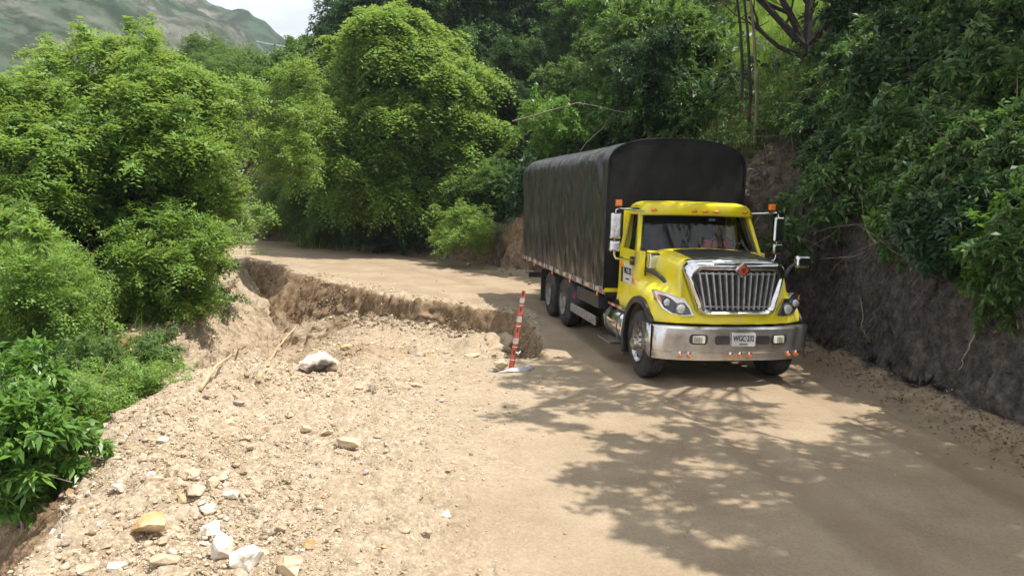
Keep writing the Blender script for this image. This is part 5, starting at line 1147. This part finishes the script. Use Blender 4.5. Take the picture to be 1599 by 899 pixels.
undergrowth('undergrowth', 50000, lambda x, y, z, dL, dB, sB: (dB > .1)*sstep(-.4, .4, z-vz(sB)+fbm(x, y, 0, .8, 3, 860)*.9)*notgrass(x, y), 861, 'broad', 'leaf_dark', 1.9, 24, 68, -38, 25, 'dark undergrowth covering the forested hill above the bend', .5)
undergrowth('undergrowth', 30000, lambda x, y, z, dL, dB, sB: (dL > .9)*sstep(.6, 2.4, dL+fbm(x, y, 0, .9, 3, 870)*1.1)*(dB < 0), 871, 'fine', 'leaf_mid', 1.7, 5, 45, -75, -5, 'low green growth on the slope falling away left of the road', .45)
undergrowth('dead_undergrowth', 16000, lambda x, y, z, dL, dB, sB: (dB > .1)*sstep(-.5, .3, z-vz(sB))*sstep(.05, .25, fbm(x, y, 0, .8, 3, 855)), 856, 'fine', 'dry_leaf', 1.2, 8, 26, 5, 60, 'brown dead twiggy growth among the shrubs on the right bank', .5)
undergrowth('undergrowth', 1500, lambda x, y, z, dL, dB, sB: np.exp(-((dB-.1)/.5)**2)*sstep(.0, .3, fbm(x, y, 0, .5, 3, 880))*.9, 881, 'fine', 'leaf_bright', 1.3, 24, 42, -30, 8, 'weeds along the foot of the bank at the bend', .3)
# --- grass
def blades(name, P, rn, L, W, m, label, lean=.35, seg=3, cat='grass'):
    n = len(P); a = rn.uniform(0, 2*PI, n); d = np.stack([np.cos(a), np.sin(a), np.zeros(n)], 1); s_ = np.stack([-np.sin(a), np.cos(a), np.zeros(n)], 1); L = L*rn.uniform(.6, 1.3, n); ln = rn.uniform(.1, 1, n)*lean
    V = []
    for i in range(seg+1):
        q = i/seg; c = P+np.array([0, 0, 1.])*(L*q*(1-.25*ln*q))[:, None]+d*(L*ln*q*q)[:, None]; w_ = (W*(1-q)+.001)
        V += [c-s_*w_/2, c+s_*w_/2]
    V = np.stack(V, 1); k = 2*(seg+1); F_ = np.concatenate([np.arange(n)[:, None]*k+np.array([[2*i, 2*i+1, 2*i+3, 2*i+2]]) for i in range(seg)])
    return tag(npmesh(name, V.reshape(-1, 3), F_, m, smooth=False, face_attr={'rnd': np.tile(rn.random(n), seg)}), label, cat, kind='stuff')
rn = np.random.default_rng(900); x = rn.uniform(5.5, 14.5, 60000); y = rn.uniform(19.5, 33, 60000); k = rn.random(60000) < np.exp(-(((x-9.6)/4.2)**4+((y-26.0)/6.)**4)); x, y = x[k], y[k]; z, dL, dB = terrain(x, y)[:3]; k = (dB > 1); P = np.stack([x, y, z], 1)[k]
blades('grass', P, rn, .42, .022, 'grass_blade', 'sunlit yellow green grass on the slope behind the black limbed tree', .5)
# tall cane grass and weeds at the left
def tuft(px, py, seed, n, L, W, label, m='grass_blade', spreadr=.25, yy=0.):
    rn = np.random.default_rng(seed); x, y = gnd(px, py); p = (float(dep(px, py, yy)[0]), yy, 0.) if yy else (ray_ground(px, py, 4.5, 40) or (x, y, tz(x, y))); P = np.array(p)+np.stack([rn.normal(0, spreadr, n), rn.normal(0, spreadr, n), np.zeros(n)], 1); P[:, 2] = tzs(P[:, 0], P[:, 1])-.03
    o = blades('grass_tuft', P, rn, L, W, m, label, .55, 4, 'grass tuft'); del o['kind']; o['group'] = 'tufts of grass by the drop'; return o
tuft(170, 600, 911, 130, 1.5, .03, 'tall cane-like grass tuft behind the small-leaved bushes', yy=11.6); tuft(100, 640, 912, 110, 1.2, .022, 'upright grass tuft between the large-leaved shrub and the bushes', yy=9.6)
tuft(12, 806, 913, 40, .25, .008, 'dry thin grass tuft at the left frame edge by the drop', 'dry_leaf', spreadr=.15); tuft(60, 760, 914, 30, .25, .008, 'thin straw tuft hanging on the brown drop', 'dry_leaf')
tuft(520, 385, 916, 160, .8, .03, 'bright weeds tuft at the foot of the bank by the bend', spreadr=.9); tuft(395, 398, 917, 80, .35, .014, 'small tuft on the crumbled lip of the far road', spreadr=.35)
def sbush(label, seed, px, py, yy, ax, ay, n, r, kind, m, per, ls, dy=.6, name='bush'):
    p = dep(px, py+ay, yy); b_ = base_at(float(p[0]), yy); return tree(name, label, 'bush', b_, blob(seed, px, py, ax, ay, n, yy, dy, r), kind, m, seed+5, .025, per, ls, bark='twig', trunk='stems', crown='leaves', twigs=1)
sbush('large-leaved glossy shrub at the left frame edge beside the drop', 920, 30, 690, 6.7, 46, 80, 16, .22, 'big', 'leaf_big', 260, .52, .45)
sbush('sprawling large-leaved weed above the glossy shrub at the left frame edge', 970, 45, 610, 8.2, 52, 28, 12, .24, 'big', 'leaf_big', 240, .45, .5)
sbush('bright small-leaved bush spilling over the edge of the rubble', 930, 205, 625, 10.2, 62, 34, 22, .30, 'fine', 'leaf_bright', 480, .95)
sbush('small-leaved bush in the dip left of the rubble crest', 935, 130, 650, 9.2, 48, 40, 18, .27, 'fine', 'leaf_bright', 480, .85)
sbush('white-tipped leafy bush behind the small-leaved bushes', 940, 130, 575, 11.6, 60, 30, 16, .33, 'broad', 'leaf_mid', 220, .5)
sbush('rounded dark green bush against the brown bank', 945, 243, 562, 12.2, 26, 24, 10, .25, 'broad', 'leaf_mid', 260, .45)
sbush('grassy yellow green bush under the left trees', 950, 65, 545, 12.5, 62, 44, 18, .38, 'fine', 'leaf_bright', 330, 1.1)
sbush('tiny yellow green weed at the rubble edge beside the bushes', 960, 292, 608, 10.8, 10, 8, 4, .12, 'fine', 'leaf_bright', 420, .8, .15)
tw = empty('leafy_branch', tuple(dep(-30, 352, 7.3)), 0, label='leafy branch reaching into the picture from the left frame edge', category='branch')
_o = np.array(dep(-30, 352, 7.3)); tp = [np.array(dep(px, py, yy))-_o for px, py, yy in ((-60, 340, 7.4), (-20, 356, 7.3), (25, 362, 7.2), (66, 372, 7.2))]
MB().tube(tp, [.014, .012, .009, .005], 6).build('stem', 'twig', tw, smooth=True)
foliage('leaves', [(p[0], p[1], p[2], .13) for p in tp[1:]]+[((tp[1]+tp[2])[0]/2, tp[1][1], tp[1][2], .12)], 500, 'big', 'leaf_bright', tw, 966, .38)
# --- roots, vines and dead branches on the bank
def onbank(px, py, off=.06):
    p = ray_ground(px, py, 6, 45); return np.array([p[0]-off, p[1]-off*.5, p[2]+off*.3])
vn = [([(1388, 10), (1400, 40), (1440, 62), (1500, 66), (1560, 50)], .022, 'pale bare branch curving across the top of the right bank', 'twig', .45), ([(1543, 20), (1546, 90), (1548, 150), (1538, 205)], .025, 'brown vine hanging straight down the right bank', 'twig', .35), ([(1536, 290), (1534, 320), (1545, 352)], .016, 'short brown vine below the long hanging one', 'twig', .2),
      ([(1330, 250), (1300, 265), (1275, 262)], .03, 'dead branch lying on the root-covered earth', 'twig', .12), ([(1425, 148), (1440, 160), (1455, 165)], .016, 'broken pale stick among the bank shrubs', 'twig', .3), ([(800, 190), (900, 160), (1010, 182), (1060, 190)], .016, 'long dead branch arching over the load body', 'twig', .6), ([(905, 235), (975, 170), (1045, 140)], .013, 'slanting dead branch behind the load body', 'twig', .8),
      ([(1560, 470), (1520, 560), (1500, 600)], .016, 'root trailing down the black rock to the boulder', 'twig', .08), ([(1585, 420), (1578, 470), (1599, 520)], .014, 'curling vine at the right frame edge', 'twig', .12), ([(1345, 470), (1350, 520), (1362, 540)], .010, 'thin pale root on the black rock', 'twig', .05)]
for k, (pp, r_, lab, m_, off) in enumerate(vn):
    if k in (5, 6): P = [dep(px, py, 25.0-.6*i) for i, (px, py) in enumerate(pp)]
    else: P = [onbank(px, py, off) for px, py in pp]
    stick('branch' if 'branch' in lab else ('vine' if 'vine' in lab else 'root'), P, r_, m_, lab, 'branch' if 'branch' in lab or 'stick' in lab else 'root', seed=40+k, jit=.02)
# hair-thin roots hanging on the earth faces, uncountable
mb = MB(); rr = random.Random(6); rn = np.random.default_rng(31); c_ = 0
zones = [(1165, 225, 1320, 345, 170), (1270, 380, 1560, 560, 150), (1480, 430, 1599, 600, 80), (250, 440, 345, 560, 130), (440, 470, 700, 500, 26), (700, 380, 800, 410, 14)]
for (x0, y0, x1, y1, n) in zones:
    for _ in range(n):
        px, py = rr.uniform(x0, x1), rr.uniform(y0, y1); p = ray_ground(px, py, 5, 42)
        if p is None: continue
        p = np.array(p)+np.array([-.03, -.02, .05]); L = rr.uniform(.15, .6)*(p[1]/12); d = np.array([rr.gauss(-.25, .5), rr.gauss(-.2, .4), -1.]); d /= np.linalg.norm(d); P = [p]
        for i in range(4):
            d = d+np.array([rr.gauss(0, .22), rr.gauss(0, .22), rr.gauss(0, .1)]); d /= np.linalg.norm(d); q = P[-1]+d*L/4; g_ = tz(q[0], q[1]); q[2] = max(q[2], g_+.015) if q[2] < g_+.5 else q[2]; P.append(q)
        r0_ = rr.uniform(.0025, .007)*(p[1]/11); mb.tube(P, [r0_, r0_*.9, r0_*.7, r0_*.5, r0_*.3], 4, cap=False)
mat('root_brown', (.13, .10, .075), .9, col2=(.22, .18, .13), nscale=3)
tag(mb.build('root_hairs', 'root_brown', None), 'tangle of thin bare roots hanging over the cut earth faces', 'roots', kind='stuff')
mb = MB(); rr = random.Random(16)
for _ in range(260):
    px, py = rr.uniform(1165, 1620), rr.uniform(20, 430); p = ray_ground(px, py, 6, 40)
    if p is None: continue
    p = np.array(p)+np.array([-rr.uniform(.25, .7), -.1, rr.uniform(0, .35)]); L = rr.uniform(.4, 1.4)*(p[1]/12); d = np.array([rr.gauss(0, .6), rr.gauss(0, .5), rr.gauss(-.2, .8)]); d /= np.linalg.norm(d); P = [p]
    for i in range(4): d = d+np.array([rr.gauss(0, .2), rr.gauss(0, .2), rr.gauss(-.08, .12)]); d /= np.linalg.norm(d); P.append(P[-1]+d*L/4)
    mb.tube(P, [.006, .006, .005, .004, .002], 4, cap=False)
tag(mb.build('twigs', 'root_brown', None), 'fine bare twigs tangled through the shrubs on the right bank', 'twigs', kind='stuff')
# fallen dry leaves at the foot of the bank
P, rn = spread(62000, lambda x, y, z, dL, dB, sB, ins, bowl: np.exp(-((dB+.35)/.5)**2)*(y < 24)*.8, 333, 6, 26, 5, 55)
n = len(P); D = nrm(np.stack([rn.normal(0, 1, n), rn.normal(0, 1, n), rn.normal(0, .25, n)], 1)); P[:, 2] += .02+rn.random(n)*.03
V = leaf_geo(P, D, nrm(np.array([0, 0, 1.])+rn.normal(0, .4, (n, 3))), rn.uniform(.025, .065, n), rn.uniform(.018, .035, n))
tag(npmesh('leaf_litter', V, np.arange(len(V)).reshape(-1, 4), 'dry_leaf', smooth=False, face_attr={'rnd': rn.random(n)}), 'dry fallen leaves along the foot of the cut bank', 'leaf litter', kind='stuff')
# ------------------------------------------------------------------ far pylon and wires
mat('pylon_steel', (.78, .79, .80), .5)
q0 = dep(197, 36, 420.); zb_ = q0[2]; py_ = empty('pylon', (float(q0[0]), 420., float(zb_)-6), .3, label='pale steel lattice power pylon on the far mountain slope', category='pylon')
mb = MB(); Hp = 34
def pw(z): return 3.2*(1-z/Hp)**1.1+.45
lv = [0, 7, 13, 18, 22, 25.5, 28.5, 31, Hp]
for a, b_ in zip(lv[:-1], lv[1:]):
    ca = [(sx*pw(a), sy*pw(a), a) for sx, sy in ((-1, -1), (1, -1), (1, 1), (-1, 1))]; cb = [(sx*pw(b_), sy*pw(b_), b_) for sx, sy in ((-1, -1), (1, -1), (1, 1), (-1, 1))]
    for i in range(4): mb.cyl(ca[i], cb[i], .5, 5); mb.cyl(ca[i], cb[(i+1) % 4], .3, 4); mb.cyl(cb[i], ca[(i+1) % 4], .3, 4)
mb.build('tower', 'pylon_steel', py_)
ar = MB()
for z_ in (25.5, 29.5, 33): ar.cyl((-6, 0, z_), (6, 0, z_), .18, 5); ar.cyl((-6, 0, z_), (0, 0, z_+1.6), .1, 4); ar.cyl((6, 0, z_), (0, 0, z_+1.6), .1, 4)
ar.build('crossarm', 'pylon_steel', py_)
for k, (ya, xb, yb) in enumerate([(-6, 400, 58), (6, 400, 72), (20, 380, 80)]):
    a, b_ = dep(203, ya, 415), dep(xb+180, yb+26, 330); P = [a+(b_-a)*q-np.array([0, 0, 7.*4*q*(1-q)]) for q in np.linspace(0, 1, 14)]
    tag(MB().tube(P, .28, 4).build('power_line', 'pylon_steel', None), ['uppermost power line running from the pylon to the spur', 'middle power line running from the pylon to the spur', 'lowest power line running from the pylon to the spur'][k], 'power line')
# ------------------------------------------------------------------ the driver
mat('skin', (.40, .24, .16), .6, spec=.4); mat('shirt', (.78, .15, .18), .85, col2=(.66, .10, .13), nscale=8, bump=.4, bscale=12)
mat('hair', (.012, .010, .009), .7); mat('trousers', (.03, .035, .05), .9); mat('eye_white', (.28, .25, .23), .4)
M4 = Matrix.Translation((TX, TY, truck.location.z)) @ Matrix.Rotation(TYAW, 4, 'Z')
def skin(name, chain, m, parent=None, sub=2):
    """chain: list of (parent index, x, y, z, radius x, radius y)"""
    me = bpy.data.meshes.new(name); me.from_pydata([c[1:4] for c in chain], [(c[0], i) for i, c in enumerate(chain) if c[0] >= 0], []); o = bpy.data.objects.new(name, me); C.objects.link(o)
    md = o.modifiers.new('skin', 'SKIN'); md.use_smooth_shade = True
    for i, c in enumerate(chain): v = me.skin_vertices[0].data[i]; v.radius = (c[4], c[5] if len(c) > 5 else c[4]); v.use_root = (i == 0)
    s_ = o.modifiers.new('sub', 'SUBSURF'); s_.levels = sub; s_.render_levels = sub
    bpy.context.view_layer.update(); dg = bpy.context.evaluated_depsgraph_get(); m2 = bpy.data.meshes.new_from_object(o.evaluated_get(dg)); bpy.data.objects.remove(o)
    m2.materials.clear(); m2.materials.append(M[m]); m2.polygons.foreach_set('use_smooth', [True]*len(m2.polygons)); o = bpy.data.objects.new(name, m2); C.objects.link(o)
    if parent: o.parent = parent
    return o
DX, DY = .62, 2.20       # seat centre in the cab's own axes
body = skin('person', [(-1, DX, DY, 1.50, .17, .12), (0, DX, DY, 1.68, .155, .11), (1, DX, DY+.01, 1.88, .175, .115), (2, DX, DY, 2.03, .15, .10), (3, DX, DY-.01, 2.12, .062, .06), (4, DX, DY-.02, 2.19, .058, .058),
    (3, DX-.19, DY, 2.03, .065), (6, DX-.26, DY-.03, 1.86, .05), (7, DX-.25, DY-.16, 1.76, .042), (8, DX-.20, DY-.29, 1.90, .032), (9, DX-.17, DY-.36, 1.98, .028),
    (3, DX+.19, DY, 2.03, .065), (11, DX+.27, DY-.05, 1.88, .05), (12, DX+.28, DY-.18, 1.83, .042), (13, DX+.23, DY-.30, 1.95, .032), (14, DX+.19, DY-.37, 2.02, .028),
    (0, DX-.11, DY-.10, 1.46, .09), (16, DX-.13, DY-.42, 1.48, .075), (17, DX-.13, DY-.52, 1.20, .055), (0, DX+.11, DY-.10, 1.46, .09), (19, DX+.13, DY-.42, 1.48, .075), (20, DX+.13, DY-.52, 1.20, .055)], 'skin')
tag(body, 'driver in a red pink shirt holding the steering wheel behind the windscreen', 'person'); body.matrix_world = M4
# head with face relief
A = []
for i in range(33):
    ph = PI*i/32; row = []
    for j in range(48):
        th = 2*PI*j/48; x, y, z = math.sin(ph)*math.cos(th), math.sin(ph)*math.sin(th), math.cos(ph)
        sx = .076*(1-.16*max(0, -z)**1.4); px_, py_, pz_ = x*sx, y*.096*(1-.10*max(0, -z)), z*.118
        fr_ = max(0, -y)
        if fr_ > .3:
            py_ -= .024*math.exp(-((px_/.012)**2+((pz_+.018)/.024)**2)); py_ += .010*(math.exp(-(((px_-.032)/.016)**2+((pz_-.008)/.012)**2))+math.exp(-(((px_+.032)/.016)**2+((pz_-.008)/.012)**2)))
            py_ -= .007*math.exp(-((px_/.024)**2+((pz_+.058)/.009)**2)); py_ -= .006*math.exp(-((px_/.05)**2+((pz_-.030)/.008)**2)); py_ -= .008*math.exp(-((px_/.02)**2+((pz_+.098)/.016)**2))
        row.append((px_+DX, py_+DY-.04, pz_+2.29))
    A.append(row)
hd = MB().grid(A, closev=True); me_h = hd
for sx in (-1, 1): hd.lathe([(-.008, .001), (-.006, .018), (.004, .022), (.010, .014), (.008, .001)], (DX+sx*.078, DY-.035, 2.285), 'X', 12, sx)
h_o = hd.build('head', 'skin', body, smooth=True, angle=80)
for sx in (-1, 1):
    MB().lathe([(-.011, .001), (-.009, .007), (0, .011), (.006, .008)], (DX+sx*.032, DY-.118, 2.298), 'Y', 12).build('eye', 'eye_white', h_o, smooth=True)
    MB().lathe([(-.013, .001), (-.012, .004), (-.009, .005)], (DX+sx*.032, DY-.118, 2.298), 'Y', 10).build('pupil', 'hair', h_o, smooth=True)
A = []
for i in range(14):
    ph = .60*PI*i/13; row = []
    for j in range(36):
        th = 2*PI*j/36; x, y, z = math.sin(ph)*math.cos(th), math.sin(ph)*math.sin(th), math.cos(ph); lim = z if y > -.35 else max(z, .42)
        row.append((x*.083+DX, y*.104+DY-.036, lim*.127+2.293))
    A.append(row)
MB().grid(A, closev=True).build('hair', 'hair', body, smooth=True)
shirt = skin('shirt', [(-1, DX, DY, 1.48, .19, .135), (0, DX, DY, 1.68, .178, .13), (1, DX, DY+.01, 1.88, .195, .13), (2, DX, DY, 2.03, .165, .11), (3, DX, DY, 2.10, .08, .075), (3, DX-.19, DY, 2.03, .082), (5, DX-.255, DY-.025, 1.88, .068), (3, DX+.19, DY, 2.03, .082), (7, DX+.265, DY-.04, 1.90, .068)], 'shirt', body)
MB().box((DX+.05, DY-.145, 2.02), (.05, .012, .03)).build('collar_flap', 'shirt', body, bevel=.005)
trs = skin('trousers', [(-1, DX, DY, 1.50, .19, .14), (0, DX-.11, DY-.10, 1.47, .105), (1, DX-.13, DY-.42, 1.49, .088), (2, DX-.13, DY-.52, 1.18, .07), (0, DX+.11, DY-.10, 1.47, .105), (4, DX+.13, DY-.42, 1.49, .088), (5, DX+.13, DY-.52, 1.18, .07)], 'trousers', body)
for sx, wx, wy, wz in ((-1, DX-.17, DY-.36, 1.98), (1, DX+.19, DY-.37, 2.02)):
    ch = [(-1, wx, wy, wz, .030, .020), (0, wx+sx*-.012, wy-.05, wz+.035, .034, .017)]
    skin('palm', ch, 'skin', body, 1)
    for k in range(4):
        bx_0, bz_0 = wx-sx*.012+(k-1.5)*.019, wz+.045; l_ = (.88, 1., .95, .78)[k]
        skin('finger', [(-1, bx_0, wy-.055, bz_0, .009), (0, bx_0, wy-.088*l_-.004, bz_0+.012, .0085), (1, bx_0, wy-.098*l_, bz_0-.016, .008), (2, bx_0, wy-.078*l_, bz_0-.032, .007)], 'skin', body, 1)
    skin('thumb', [(-1, wx-sx*.030, wy-.025, wz+.012, .011), (0, wx-sx*.045, wy-.052, wz+.014, .010), (1, wx-sx*.046, wy-.078, wz+.006, .0085)], 'skin', body, 1)
# ------------------------------------------------------------------ air between here and the mountain
hz = MB().box((0, 1180, 60), (6400, 2800, 480)).build('haze', 'black_ink', None); tag(hz, 'faint pale haze in the valley air', 'haze', kind='stuff')
hm = bpy.data.materials.new('haze'); hm.use_nodes = True; t = hm.node_tree; t.nodes.remove(t.nodes['Principled BSDF']); pv = t.nodes.new('ShaderNodeVolumePrincipled'); pv.inputs['Color'].default_value = (.86, .92, 1, 1); pv.inputs['Density'].default_value = .0004; pv.inputs['Anisotropy'].default_value = .3
t.links.new(pv.outputs[0], t.nodes['Material Output'].inputs['Volume']); hz.data.materials.clear(); hz.data.materials.append(hm); hz.display_type = 'WIRE'
